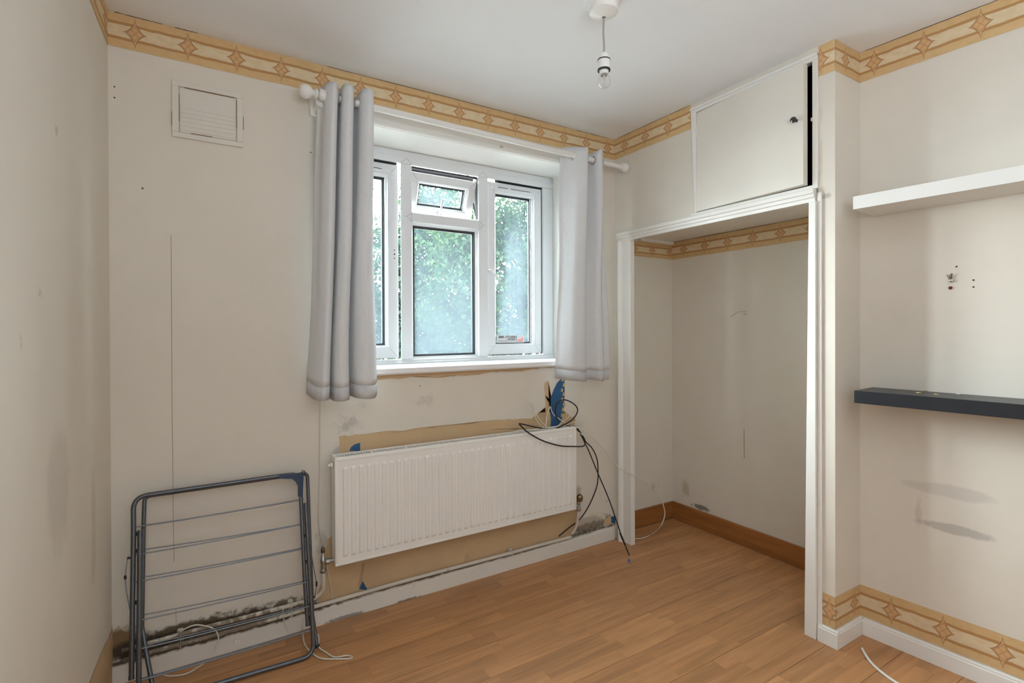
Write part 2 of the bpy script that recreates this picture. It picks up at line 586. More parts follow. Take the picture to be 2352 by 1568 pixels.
M['flex'] = plain_mat('grey_flex', (0.34, 0.33, 0.30), 0.5)
M['brass_ring'] = plain_mat('dark_ring', (0.02, 0.02, 0.02), 0.5)
M['steel'] = plain_mat('galvanised_tube', (0.115, 0.125, 0.14), 0.34, 0.7, var=0.25, nscale=60)
M['wire'] = plain_mat('galvanised_wire', (0.17, 0.18, 0.195), 0.4, 0.6)
M['navy'] = plain_mat('navy_plastic', (0.012, 0.028, 0.075), 0.4)
M['chrome'] = plain_mat('tarnished_chrome', (0.46, 0.45, 0.43), 0.25, 0.9, var=0.4, nscale=90)
M['brass'] = plain_mat('tarnished_brass', (0.20, 0.145, 0.075), 0.38, 0.8, var=0.5, nscale=80)
M['black_cable'] = plain_mat('black_cable', (0.012, 0.012, 0.014), 0.4)
M['white_cable'] = plain_mat('white_cable', (0.66, 0.63, 0.56), 0.4)
M['black_shelf'] = plain_mat('black_shelf_laminate', (0.014, 0.017, 0.022), 0.36, spec=0.5, var=0.3, nscale=8)
M['white_shelf'] = plain_mat('white_shelf_laminate', (0.78, 0.775, 0.75), 0.45, var=0.02, nscale=6)
M['flake'] = plain_mat('paint_flake', (0.58, 0.42, 0.2), 0.7, var=0.2)
M['blue_cap'] = plain_mat('bright_blue_plastic', (0.03, 0.20, 0.62), 0.4)
M['red_plug'] = plain_mat('dark_red_plastic', (0.13, 0.012, 0.012), 0.5)
M['bulb'] = bulb_glass_mat()
M['vent'] = paint_mat('painted_vent', (0.69, 0.665, 0.60), 0.6, 0.05, 0.1, grime=((0.36, 0.30, 0.2), 0.5))
M['mitre'] = plain_mat('mitre_grey', (0.33, 0.33, 0.33), 0.6)  # plain grey for the mitre joint lines
M['crack'] = plain_mat('paper_joint', (0.30, 0.21, 0.12), 0.8)
M['spacer'] = plain_mat('glass_spacer', (0.010, 0.0095, 0.011), 0.6, spec=0.1)
M['alu'] = plain_mat('aluminium', (0.5, 0.5, 0.5), 0.35, 0.9)


def curtain_mat(name='grey_curtain_cloth', dim=1.0):
    nt = NT(name)
    p = nt.pos()
    w = nt.noise(nt.scale(p, (260, 260, 40)), 1.0, 2.0)
    sp = nt.n('ShaderNodeSeparateXYZ')
    nt.link(p, sp.inputs[0])
    c = nt.mix(w, tuple(x * dim for x in (0.64, 0.655, 0.675)), tuple(x * dim for x in (0.74, 0.755, 0.77)))
    mottle = nt.mr(nt.noise(nt.scale(p, (40, 40, 10)), 1.0, 3.0), 0.5, 0.7)  # random paler mottling of the cloth
    c = nt.mix(nt.m('MULTIPLY', mottle, 0.2), c, (0.80, 0.81, 0.82))
    d = nt.n('ShaderNodeBsdfDiffuse')
    nt.link(c, d.inputs[0])
    nt.link(nt.bump(w, 0.25, 0.001), d.inputs['Normal'])
    t = nt.n('ShaderNodeBsdfTranslucent')
    nt.link(c, t.inputs[0])
    mx = nt.n('ShaderNodeMixShader')
    mx.inputs[0].default_value = 0.06
    nt.link(d.outputs[0], mx.inputs[1])
    nt.link(t.outputs[0], mx.inputs[2])
    return nt.done(mx.outputs[0])


M['curtain'] = curtain_mat()
M['hem'] = curtain_mat('grubby_curtain_hem', 0.84)

# ------------------------------------------------------------------ the room shell
H = 2.4
W1, W2, W3 = 2.4097, 2.9684, 2.6075        # cupboard front, alcove back, recess wall
YP, YA, RA, LA = -1.2508, 0.0492, 0.0819, 0.0353
YB = -4.0                                   # back wall, behind the camera
RX = lambda y: W3 + (YP - y) * RA           # x of the right-hand wall at y
LX = lambda y: y * LA                       # x of the left-hand wall at y
HX0, HX1, HZ0, HZ1 = 0.705, 2.128, 1.062, 2.190   # window opening

b = MB()
b.box((-0.4, 0, -0.12), (HX0, 0.32, H + 0.1)).box((HX1, 0, -0.12), (2.43, 0.32, H + 0.1))
b.box((HX0, 0, -0.12), (HX1, 0.32, HZ0)).box((HX0, 0, HZ1), (HX1, 0.32, H + 0.1))
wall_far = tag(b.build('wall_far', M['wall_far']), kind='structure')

b = MB()
b.hexa([(-0.4, YB, -0.12), (LX(YB), YB, -0.12), (0, 0, -0.12), (-0.4, 0, -0.12), (-0.4, YB, H + 0.1), (LX(YB), YB, H + 0.1), (0, 0, H + 0.1), (-0.4, 0, H + 0.1)])
wall_left = tag(b.build('wall_left', M['wall_left']), kind='structure')

b = MB()
b.hexa([(RX(YB), YB, -0.12), (3.3, YB, -0.12), (3.3, YP, -0.12), (W3, YP, -0.12), (RX(YB), YB, H + 0.1), (3.3, YB, H + 0.1), (3.3, YP, H + 0.1), (W3, YP, H + 0.1)])
wall_right = tag(b.build('wall_right', M['wall_right']), kind='structure')

b = MB()
b.box((W1, -0.590, 1.80), (W1 + 0.05, 0, H + 0.1))                 # papered panel left of the cupboard door
b.box((W1, -1.187, 2.372), (W1 + 0.05, -0.590, H + 0.1))           # strip above the cupboard frame
b.box((W1, YP, -0.12), (3.3, -1.187, H + 0.1))                     # pillar
b.box((W1, -0.060, -0.12), (W1 + 0.02, 0, 1.80))                   # strip between far wall and left post
wall_cup = tag(b.build('wall_cupboard', M['wall_cupboard']), kind='structure')

b = MB()
b.box((2.43, YA, -0.12), (3.3, 0.32, H + 0.1))
b.box((W2, -1.187, -0.12), (3.3, YA, H + 0.1))
wall_alcove = tag(b.build('wall_alcove', M['wall_alcove']), kind='structure')

b = MB()
b.box((W1 + 0.012, -1.187, 1.8395), (W2, YA, 1.8455))
tag(b.build('ceiling_alcove', M['white']), kind='structure')

b = MB()
b.box((-0.4, YB - 0.1, -0.12), (3.3, YB, H + 0.1))
tag(b.build('wall_back', M['wall_left']), kind='structure')
b = MB()
b.box((-0.4, YB, H), (3.3, 0.0, H + 0.1))
tag(b.build('ceiling', M['ceiling']), kind='structure')

# floor: dark base with every strip of the laminate laid on it
b = MB()
b.box((-0.4, YB, -0.12), (3.3, YA, -0.010))
floor = tag(b.build('floor', M['sub']), kind='structure')


def plank_mesh(L, w):
    mb = MB()
    mb.box((0, 0, -0.0095), (L, w, 0.0), 0)
    me = bpy.data.meshes.new('plank')
    bmesh.ops.recalc_face_normals(mb.bm, faces=mb.bm.faces[:])
    mb.bm.to_mesh(me)
    mb.bm.free()
    me.materials.append(M['plank'])
    return me


SW = 0.0595
rows_seen = 29
lens = [0.30, 0.36, 0.42, 0.48]
plank_lib = {L: plank_mesh(L - 0.0005, SW - 0.0004) for L in lens}
rng = random.Random(11)


def lay(x, y, L, me):
    o = bpy.data.objects.new('plank', me)
    COL.objects.link(o)
    o.parent = floor
    o.location = (x, y, 0)
    o.color = (rng.random(), rng.random(), rng.random(), 1)
    return o


y = YA - 0.016
row = 0
trim = 0.0
while y > -1.86:
    y -= SW + (0.0012 if row % 3 == 0 else 0.0)
    x1 = 2.953 if y > -1.187 else (RX(y) if y < YP - 0.015 else W1 - 0.002)
    x = (-0.02 if y > -0.8 else 0.25) - rng.random() * 0.3
    if y > 0:
        x = 2.44
    while x < x1 - 0.02:
        L = rng.choice(lens)
        left = x1 - x
        if left < L:
            me = plank_mesh(left, SW - 0.0004)
            lay(x, y, left, me)
            break
        lay(x, y, L, plank_lib[L])
        x += L
    row += 1
# the rest of the floor, behind the camera and under its feet
b = MB()
b.box((-0.15, YB, -0.0095), (2.83, y - 0.0005, 0))
o = b.build('plank_rest', M['plank'], floor)
o.color = (0.5, 0.4, 0.3, 1)
o['kind'] = 'stuff'


# ------------------------------------------------------------------ wallpaper borders (flat print on paper)
def border(parent, p0, p1, z0, z1, u0, off):
    """strip from p0 to p1 (x, y); u0 = distance of p0 along the print; off = outward normal (x, y)"""
    d = (Vector(p1) - Vector(p0)).length
    ox, oy = off[0] * 0.0012, off[1] * 0.0012
    n = max(2, int(d / 0.05))
    bm = bmesh.new()
    uvl = bm.loops.layers.uv.new('UVMap')
    rng2 = random.Random(int(abs(u0 * 1000)) + n)
    cols = []
    for i in range(n + 1):
        t = i / n
        x, yv = p0[0] + (p1[0] - p0[0]) * t + ox, p0[1] + (p1[1] - p0[1]) * t + oy
        j = rng2.uniform(-0.0012, 0.0012)
        cols.append((bm.verts.new((x, yv, z0 + j)), bm.verts.new((x, yv, z1 - 0.001 + j * 0.5)), u0 + d * t))
    for a, c in zip(cols, cols[1:]):
        f = bm.faces.new((a[0], c[0], c[1], a[1]))
        for lp, uv in zip(f.loops, ((a[2], 0), (c[2], 0), (c[2], 1), (a[2], 1))):
            lp[uvl].uv = uv
    me = bpy.data.meshes.new('wallpaper_border')
    bm.to_mesh(me)
    bm.free()
    return put('wallpaper_border', me, M['border'], parent)


S = 0.1625
ZB0 = 2.277
border(wall_far, (0, 0), (W1, 0), ZB0, H, S / 2 - 0.079, (0, -1))
border(wall_cup, (W1, 0), (W1, -0.562), ZB0, H, S / 2 - 0.088, (-1, 0))
border(wall_left, (LX(YB), YB), (0, 0), ZB0, H, 0.03, (1, 0))
border(wall_cup, (W1, -1.1885), (W1, YP), ZB0, H, S / 2 - 0.008, (-1, 0))
border(wall_cup, (W1, YP), (W3, YP), ZB0, H, S / 2 - 0.080, (0, -1))
border(wall_right, (W3, YP), (RX(YB), YB), ZB0, H, S / 2 - 0.051, (-1, 0))
border(wall_alcove, (2.612, YA), (W2, YA), 1.722, 1.818, S / 2 - 0.171, (0, -1))
border(wall_alcove, (W2, YA), (W2, -1.187), 1.722, 1.838, S / 2 - 0.097, (-1, 0))
border(wall_cup, (W1, -1.200), (W1, YP), 0.069, 0.198, S / 2 - 0.030, (-1, 0))
border(wall_cup, (W1, YP), (W3, YP), 0.069, 0.198, S / 2 - 0.149, (0, -1))
border(wall_right, (W3, YP), (RX(YB), YB), 0.069, 0.198, S / 2 - 0.110, (-1, 0))
b = MB()
b.face([(2.567, YA - 0.001, 1.798), (2.614, YA - 0.001, 1.796), (2.614, YA - 0.001, 1.818), (2.567, YA - 0.001, 1.816)])
b.build('torn_border_scrap', M['brownpaper'], wall_alcove)
# dark hairlines where the border has come away from the ceiling
for parent, p, q, z in ((wall_far, (0.02, -0.001), (0.16, -0.001), H), (wall_far, (0.20, -0.001), (0.27, -0.001), H), (wall_far, (0.75, -0.001), (2.05, -0.001), H), (wall_far, (2.12, -0.001), (W1 - 0.06, -0.001), H),
                        (wall_cup, (W1 - 0.001, -0.03), (W1 - 0.001, -0.555), H), (wall_right, (RX(YP - 0.02) - 0.001, YP - 0.02), (RX(-2.6) - 0.001, -2.6), H),
                        (wall_alcove, (W2 - 0.001, 0.03), (W2 - 0.001, -1.0), 1.8385)):
    mb = MB()
    n = 14
    rg = random.Random(int(p[0] * 100) + int(p[1] * 100))
    mb.tube([(p[0] + (q[0] - p[0]) * k / n, p[1] + (q[1] - p[1]) * k / n, z - 0.0008) for k in range(n + 1)], [rg.uniform(0.0006, 0.0016) for _ in range(n + 1)], 5)
    mb.build('border_gap', M['dark'], parent)
# white batten closing the top of the alcove
b = MB()
b.box((2.66, YA - 0.02, 1.8195), (W2, YA, 1.8393), 0.002)
tag(b.build('trim_1', M['white']), kind='structure')


# ------------------------------------------------------------------ torn paper on the window wall
def patch(parent, name, poly, mat, y=-0.0016, jag=0.004, step=0.022, seed=1):
    rg = random.Random(seed)
    P = [Vector((p[0], y, p[2])) for p in poly]
    out = []
    for a, c in zip(P, P[1:] + P[:1]):
        n = max(1, int((c - a).length / step))
        for k in range(n):
            q = a.lerp(c, k / n)
            if k:
                q.x += rg.uniform(-jag, jag)
                q.z += rg.uniform(-jag, jag)
            out.append(q)
    mb = MB()
    mb.face(out)
    bmesh.ops.triangulate(mb.bm, faces=mb.bm.faces[:])
    return mb.build(name, mat, parent)


patch(wall_far, 'bare_paper_patch', [(0.7894,0,0.7958),(0.8801,0,0.7953),(1.0277,0,0.793),(1.038,0,0.7858),(1.1747,0,0.7938),(1.36,0,0.7896),(1.658,0,0.7893),(1.8241,0,0.7758),(1.8936,0,0.7836),(1.8914,0,0.9686),(1.9149,0,0.9768),(1.9236,0,0.9136),(1.9203,0,0.8294),(1.9408,0,0.7623),(2.1006,0,0.7645),(2.1001,0,0.6274),(1.3594,0,0.6491),(0.7926,0,0.7038)], M['brownpaper'], seed=2)
patch(wall_far, 'bare_paper_patch', [(0.95,0,1.0546),(0.9599,0,1.0343),(1.0289,0,1.0365),(1.0916,0,1.0352),(1.1562,0,1.04),(1.245,0,1.0291),(1.385,0,1.0347),(1.483,0,1.032),(1.6113,0,1.0438),(1.7463,0,1.0353),(1.8597,0,1.0491),(1.936,0,1.0482),(2.0084,0,1.0598),(2.0085,0,1.0843),(0.9521,0,1.0742)], M['brownpaper'], seed=3)
patch(wall_far, 'bare_paper_patch', [(0.7395,0,0.3562),(0.7688,0,0.3745),(0.8281,0,0.3329),(1.4798,0,0.3006),(2.1308,0,0.3227),(2.1208,0,0.2116),(2.1045,0,0.0972),(2.0355,0,0.0773),(1.4789,0,0.0787),(1.0243,0,0.0779),(0.7526,0,0.0765),(0.7076,0,0.0874),(0.6918,0,0.12),(0.7206,0,0.1872),(0.7283,0,0.2701)], M['brownpaper'], seed=4)
patch(wall_far, 'blue_paint_patch', [(2.0174,0,0.9907),(1.999,0,0.9819),(1.9746,0,0.9589),(1.9534,0,0.9286),(1.9384,0,0.8981),(1.9294,0,0.8794),(1.9287,0,0.72),(1.9797,0,0.7196),(2.0042,0,0.7465),(2.0197,0,0.804),(2.0261,0,0.8723),(2.0265,0,0.9804)], M['bluepaint'], y=-0.0026, jag=0.0025, seed=5)
patch(wall_far, 'blue_paint_patch', [(0.8339,0,0.7272),(0.8416,0,0.7436),(0.8568,0,0.7533),(0.8818,0,0.7581),(0.8816,0,0.7191)], M['bluepaint'], y=-0.0026, jag=0.002, seed=6)
patch(wall_far, 'blue_paint_patch', [(0.8728,0,0.1047),(0.8903,0,0.1372),(0.9116,0,0.0903)], M['bluepaint'], y=-0.0026, jag=0.001, seed=7)
patch(wall_far, 'blue_paint_patch', [(2.374,0,0.1345),(2.4091,0,0.1329),(2.4089,0,0.0855),(2.3774,0,0.0971)], M['bluepaint'], y=-0.0026, jag=0.001, seed=8)
patch(wall_far, 'bare_paper_patch', [(2.3222,0,0.1342),(2.374,0,0.1371),(2.3774,0,0.0892),(2.3118,0,0.0948)], M['brownpaper'], y=-0.0021, jag=0.003, seed=9)
for k, q in enumerate([(2.0112,0,0.9764),(2.0203,0,0.9464),(2.0079,0,0.9202),(2.0201,0,0.8948),(2.0108,0,0.866),(2.0229,0,0.8356),(2.0136,0,0.8094),(2.0074,0,0.7781)]):
    patch(wall_far, 'yellow_paint_chip', [(q[0] - 0.008, 0, q[2] - 0.009), (q[0] + 0.007, 0, q[2] - 0.011), (q[0] + 0.009, 0, q[2] + 0.006), (q[0] - 0.004, 0, q[2] + 0.012)],
          M['yellowpaint'], y=-0.0034, jag=0.003, step=0.006, seed=20 + k)
# curled tears of backing paper
for pts, w in (([(0.8949,-0.006,0.2167),(0.8909,-0.006,0.1845),(0.8829,-0.006,0.1475),(0.8751,-0.006,0.1203)], 0.007), ([(1.4119,-0.006,0.1345),(1.4069,-0.006,0.1181),(1.3972,-0.006,0.1008)], 0.007)):
    mb = MB()
    P = spline(pts, 4)
    for a, c in zip(P, P[1:]):
        mb.face([a + Vector((-w, 0.004, 0)), a + Vector((0, -0.008, 0)), c + Vector((0, -0.010, 0)), c + Vector((-w * 1.3, 0.004, 0))])
    mb.build('curled_paper', M['brownpaper'], wall_far)
# paper joints
for pts in ([(0.1837,-0.001,1.6187),(0.1831,-0.001,1.0314),(0.1845,-0.001,0.5731),(0.1862,-0.001,0.3924)], [(0.1906,-0.001,0.2106),(0.1917,-0.001,0.1609)], [(1.4124,-0.001,0.2376),(1.4143,-0.001,0.1057)], [(1.8877,-0.001,0.2204),(1.8902,-0.001,0.0997)]):
    mb = MB()
    mb.tube([(p[0], -0.0002, p[2]) for p in pts], 0.0008, 5)
    mb.build('paper_joint', M['crack'], wall_far)
# left wall: the lowest hand's breadth has lost its paper
P = [(0.0014,0.0392,0.2073),(0.0002,0.0052,0.2007),(-0.0021,-0.0593,0.1956),(-0.0047,-0.1338,0.2129),(-0.0077,-0.2168,0.2156),(-0.0106,-0.2991,0.2215),(-0.0126,-0.3578,0.2195)]
mb = MB()
poly = [Vector((p[0] + 0.0018, p[1], p[2])) for p in P]
poly += [Vector((LX(-0.55) + 0.0018, -0.55, 0.23)), Vector((LX(-0.55) + 0.0018, -0.55, 0.0)), Vector((0.0018, -0.001, 0.0))]
mb.face(poly)
bmesh.ops.triangulate(mb.bm, faces=mb.bm.faces[:])
mb.build('bare_paper_patch', M['brownpaper'], wall_left)


# ------------------------------------------------------------------ skirtings and trims (setting)
def skirt(name, a, c, nrm, h, t, mat, bead=True):
    """board from a to c (x, y) standing t proud of the wall along nrm"""
    a, c, nr = Vector((*a, 0)), Vector((*c, 0)), Vector((*nrm, 0))
    prof = [(0, 0), (t, 0), (t, h - 0.012), (t * 0.75, h - 0.009), (t * 0.8, h - 0.004), (t * 0.4, h), (0, h)] if bead else [(0, 0), (t, 0), (t, h - 0.003), (t - 0.003, h), (0, h)]
    mb = MB()
    mb.prism([a + nr * d + Vector((0, 0, z)) for d, z in prof], c - a)
    return tag(mb.build(name, mat), kind='structure')


skirt('baseboard_far', (0.0, -0.0005), (W1 - 0.02, -0.0005), (0, -1), 0.074, 0.016, M['skirting'])
skirt('baseboard_pillar', (W1 - 0.0005, -1.190), (W1 - 0.0005, YP - 0.0152), (-1, 0), 0.068, 0.015, M['white'])
skirt('baseboard_return', (W1 - 0.002, YP - 0.0005), (W3 - 0.002, YP - 0.0005), (0, -1), 0.068, 0.015, M['white'])
dn = Vector((-1, -RA)).normalized()
skirt('baseboard_right', (W3 - 0.0006, YP - 0.0152), (RX(YB) - 0.0006, YB), (dn.x, dn.y), 0.066, 0.015, M['white'])
skirt('baseboard_alcove_side', (2.435, YA - 0.0005), (W2, YA - 0.0005), (0, -1), 0.110, 0.012, M['oak_skirt_x'], False)
skirt('baseboard_alcove_back', (W2 - 0.0005, YA - 0.0122), (W2 - 0.0005, -1.187), (-1, 0), 0.112, 0.012, M['oak_skirt_y'], False)

# beam moulding under the cupboard, posts of the alcove opening
mb = MB()
mb.prism([(W1, -0.040, 1.776), (W1 - 0.012, -0.040, 1.776), (W1 - 0.014, -0.040, 1.790), (W1 - 0.019, -0.040, 1.793), (W1 - 0.021, -0.040, 1.806),
          (W1 - 0.026, -0.040, 1.809), (W1 - 0.026, -0.040, 1.824), (W1 - 0.022, -0.040, 1.829), (W1, -0.040, 1.829)], (0, -1.140, 0))
tag(mb.build('trim_2', M['white']), kind='structure')
mb = MB()
mb.box((W1 - 0.002, -0.134, 0), (W1 + 0.03, -0.060, 1.80), 0.002)
mb.prism([(W1 - 0.001, -0.044, 0), (W1 - 0.018, -0.044, 0), (W1 - 0.022, -0.050, 0), (W1 - 0.016, -0.055, 0), (W1 - 0.021, -0.061, 0), (W1 - 0.013, -0.068, 0), (W1 - 0.001, -0.072, 0)], (0, 0, 1.777))
tag(mb.build('trim_3', M['white']), kind='structure')
mb = MB()
c = 0.012
mb.hexa([(W1 - 0.020, -1.186, 0), (W1 + 0.012, -1.186, 0), (W1 + 0.012, -1.140, 0), (W1 - 0.020, -1.140, 0),
         (W1 - 0.020, -1.186, 1.776), (W1 + 0.012, -1.186, 1.776), (W1 + 0.012, -1.159, 1.776), (W1 - 0.020, -1.159, 1.776)], 0.002)
mb.box((W1 - 0.009, -1.2035, 0), (W1 - 0.0005, -1.187, 1.81), 0.002)
tag(mb.build('trim_4', M['white']), kind='structure')
# lintel board over the window and its lip
mb = MB()
mb.box((HX0 - 0.03, -0.006, 2.203), (HX1 + 0.03, -0.0005, 2.268), 0.001)
mb.box((HX0 - 0.03, -0.016, 2.186), (HX1 + 0.03, -0.0005, 2.203), 0.003)
tag(mb.build('trim_5', M['white']), kind='structure')
# white lining of the reveal
mb = MB()
mb.box((HX0, 0.0005, HZ1 - 0.004), (HX1, 0.236, HZ1 - 0.0003))
mb.box((HX0 + 0.0003, 0.0005, HZ0), (HX0 + 0.004, 0.236, HZ1 - 0.004))
mb.box((HX1 - 0.004, 0.0005, HZ0), (HX1 - 0.0003, 0.236, HZ1 - 0.004))
tag(mb.build('trim_6', M['white']), kind='structure')
# window sill
mb = MB()
mb.box((HX0 - 0.028, -0.034, 1.060), (HX1 + 0.028, -0.0005, 1.086), 0.004)
mb.box((HX0 + 0.001, -0.010, 1.062), (HX1 - 0.001, 0.236, 1.086))
mb.box((HX0 - 0.028, -0.026, 1.056), (HX1 + 0.028, -0.0005, 1.0605), 0.001)
tag(mb.build('trim_7', M['sill']), kind='structure')


# ------------------------------------------------------------------ window
WY0, WY1 = 0.236, 0.300
win = bpy.data.objects.new('window_1', None)
COL.objects.link(win)
win.location = (1.417, 0.27, 1.086)
tag(win, kind='structure')


def bar(mb, x0, x1, z0, z1, y0=WY0, y1=WY1, bev=0.004):
    mb.box((x0, y0, z0), (x1, y1, z1), bev)


mb = MB(); bar(mb, HX0, HX1, 2.118, 2.154, WY0, WY0 + 0.014); bar(mb, HX0, HX1, 2.134, HZ1 - 0.0045, WY0 + 0.006, WY1); mb.build('head_bar', M['upvc'], win)
mb = MB(); bar(mb, HX0, HX1, 1.086, 1.108); bar(mb, HX0, HX1, 1.0865, 1.097, WY0 - 0.012, WY0 + 0.002, 0.002); mb.build('bottom_bar', M['upvc'], win)
mb = MB(); bar(mb, HX0, 0.786, 1.108, 2.118); mb.build('jamb', M['upvc'], win)
mb = MB(); bar(mb, 2.051, HX1 - 0.0045, 1.108, 2.118, WY0, WY0 + 0.02); bar(mb, 2.064, HX1 - 0.0045, 1.108, 2.134, WY0 + 0.016, WY1); mb.build('jamb', M['upvc'], win)
mb = MB(); bar(mb, 1.160, 1.219, 1.108, 2.118, WY0, WY0 + 0.014); bar(mb, 1.182, 1.219, 1.108, 2.134, WY0 + 0.010, WY1); mb.build('mullion', M['upvc'], win)
mb = MB(); bar(mb, 1.610, 1.671, 1.108, 2.118, WY0, WY0 + 0.014); bar(mb, 1.610, 1.655, 1.108, 2.134, WY0 + 0.010, WY1); mb.build('mullion', M['upvc'], win)
mb = MB(); bar(mb, 1.219, 1.610, 1.822, 1.872); mb.build('transom', M['upvc'], win)
# thin mitre lines where the bars meet
mb = MB()
for x, z, dx, dz in ((1.160, 2.119, 0.03, 0.028), (1.219, 2.119, -0.026, 0.028), (1.610, 2.119, 0.03, 0.028), (1.671, 2.119, -0.03, 0.028),
                     (1.219, 1.872, -0.028, -0.024), (1.219, 1.822, -0.028, 0.026), (1.610, 1.872, 0.028, -0.024), (1.610, 1.822, 0.028, 0.026)):
    mb.tube([(x, WY0 - 0.0002, z), (x + dx, WY0 - 0.0002, z + dz)], 0.0008, 4)
mb.tube([(1.175, WY0 - 0.0002, 1.848), (1.191, WY0 - 0.0002, 1.848)], 0.0008, 4)
mb.tube([(1.638, WY0 - 0.0002, 1.848), (1.655, WY0 - 0.0002, 1.848)], 0.0008, 4)
o = mb.build('mitre_line', M['mitre'], win)
o['kind'] = 'stuff'


def bead(mb, x0, x1, z0, z1, ya, w=0.016, dep=0.014):
    """sloped glazing bead round a pane: a frame of four wedges"""
    xi0, xi1, zi0, zi1 = x0 + w, x1 - w, z0 + w, z1 - w
    o4 = [(x0, ya, z0), (x1, ya, z0), (x1, ya, z1), (x0, ya, z1)]
    i4 = [(xi0, ya + dep, zi0), (xi1, ya + dep, zi0), (xi1, ya + dep, zi1), (xi0, ya + dep, zi1)]
    b4 = [(xi0, ya + dep + 0.012, zi0), (xi1, ya + dep + 0.012, zi0), (xi1, ya + dep + 0.012, zi1), (xi0, ya + dep + 0.012, zi1)]
    k4 = [(x0, ya + dep + 0.012, z0), (x1, ya + dep + 0.012, z0), (x1, ya + dep + 0.012, z1), (x0, ya + dep + 0.012, z1)]
    for k in range(4):
        j = (k + 1) % 4
        mb.face([o4[k], o4[j], i4[j], i4[k]])
        mb.face([i4[k], i4[j], b4[j], b4[k]])
        mb.face([b4[k], b4[j], k4[j], k4[k]])
        mb.face([k4[k], k4[j], o4[j], o4[k]])


def ring(mb, x0, x1, z0, z1, y0, y1, w):
    mb.box((x0, y0, z0), (x1, y1, z0 + w)).box((x0, y0, z1 - w), (x1, y1, z1))
    mb.box((x0, y0, z0 + w), (x0 + w, y1, z1 - w)).box((x1 - w, y0, z0 + w), (x1, y1, z1 - w))


def pane(parent, x0, x1, z0, z1, yg, mat):
    mb = MB()
    mb.box((x0, yg, z0), (x1, yg + 0.004, z1))
    p = mb.build('pane', mat, parent)
    mb = MB()
    ring(mb, x0 - 0.001, x1 + 0.001, z0 - 0.001, z1 + 0.001, yg - 0.005, yg - 0.0005, 0.005)
    mb.build('gasket', M['gasket'], parent)
    mb = MB()
    ring(mb, x0 + 0.001, x1 - 0.001, z0 + 0.001, z1 - 0.001, yg + 0.006, yg + 0.018, 0.011)
    mb.build('spacer', M['spacer'], parent)
    return p


def sash(name, x0, x1, z0, z1, w, gm, hinge, angle, vent=False):
    """opening light; hinge 'L', 'R' or 'T'; opens outwards by angle degrees"""
    e = bpy.data.objects.new(name, None)
    COL.objects.link(e)
    e.parent = win
    hx = {'L': x0, 'R': x1, 'T': (x0 + x1) / 2}[hinge]
    hz = z1 if hinge == 'T' else (z0 + z1) / 2
    hy = WY0 + 0.062 if hinge != 'T' else WY0 + 0.045
    e.location = Vector((hx, hy, hz)) - win.location
    ya = WY0 + 0.012
    mb = MB()
    for q in (((x0, z0), (x1, z0 + w)), ((x0, z1 - w), (x1, z1)), ((x0, z0 + w), (x0 + w, z1 - w)), ((x1 - w, z0 + w), (x1, z1 - w))):
        (a0, c0), (a1, c1) = q
        mb.box((a0, ya, c0), (a1, ya + 0.055, c1), 0.002)
    parts = [mb.build('sash_frame', M['upvc'], e)]
    mb = MB()
    for (ax_, az_, dx_, dz_) in ((x0, z0, 1, 1), (x1, z0, -1, 1), (x0, z1, 1, -1), (x1, z1, -1, -1)):
        mb.tube([(ax_ + dx_ * 0.003, ya - 0.0003, az_ + dz_ * 0.003), (ax_ + dx_ * (w - 0.006), ya - 0.0003, az_ + dz_ * (w - 0.006))], 0.0007, 4)
    mt = mb.build('mitre_line', M['mitre'], e); mt['kind'] = 'stuff'
    mb = MB()
    ring(mb, x0 - 0.0045, x1 + (0.014 if hinge == 'R' else 0.003 if hinge == 'T' else 0.0), z0 - 0.0045, z1 + 0.014, ya + 0.050, ya + 0.056, 0.018)
    mb.build('dark_gap_seal', M['gasket'], e)  # seal ring, widened so the gaps round the sash stay dark
    mb = MB()
    bead(mb, x0 + w - 0.006, x1 - w + 0.006, z0 + w - 0.006, z1 - w + 0.006, ya - 0.001)
    parts.append(mb.build('glazing_bead', M['upvc'], e))
    n0 = len(e.children)
    pane(e, x0 + w + 0.009, x1 - w - 0.009, z0 + w + 0.009, z1 - w - 0.009, ya + 0.026, gm)
    if vent:
        mb = MB()
        vx0, vx1, vz = x0 + w * 0.55, x1 - w * 0.75, z1 - w * 0.62
        mb.box((vx0, ya - 0.012, vz - 0.011), (vx1, ya, vz + 0.011), 0.003)
        mb.box((vx0 + 0.03, ya - 0.016, vz - 0.003), (vx1 - 0.03, ya - 0.010, vz + 0.004), 0.001)
        mb.box((vx0 + 0.02, ya - 0.0125, vz - 0.007), (vx0 + 0.11, ya - 0.0115, vz - 0.005))
        mb.build('trickle_vent', M['upvc'], e)
        mb = MB()
        mb.box((vx0 + 0.035, ya - 0.0166, vz - 0.0015), (vx0 + 0.10, ya - 0.0150, vz + 0.0015)).box((vx0 + 0.12, ya - 0.0166, vz - 0.0015), (vx1 - 0.05, ya - 0.0150, vz + 0.0015))
        o = mb.build('vent_slit', M['spacer'], e); o['kind'] = 'stuff'
    if hinge == 'L': e.rotation_euler = (0, 0, math.radians(angle))
    if hinge == 'R': e.rotation_euler = (0, 0, -math.radians(angle))
    if hinge == 'T': e.rotation_euler = (math.radians(angle), 0, 0)
    return e


g_left = glass_mat('misty_glass_left', 0.18, low=0.12)
g_mid = glass_mat('misty_glass_centre', 0.15, low=0.34)
g_top = glass_mat('misty_glass_top', 0.24)
g_right = glass_mat('misty_glass_right', 0.13, bands=((1.885, 0.10, 0.30, 1.1, 1.98), (1.80, 0.035, 0.18, 1.1, 1.6)), low=0.08)

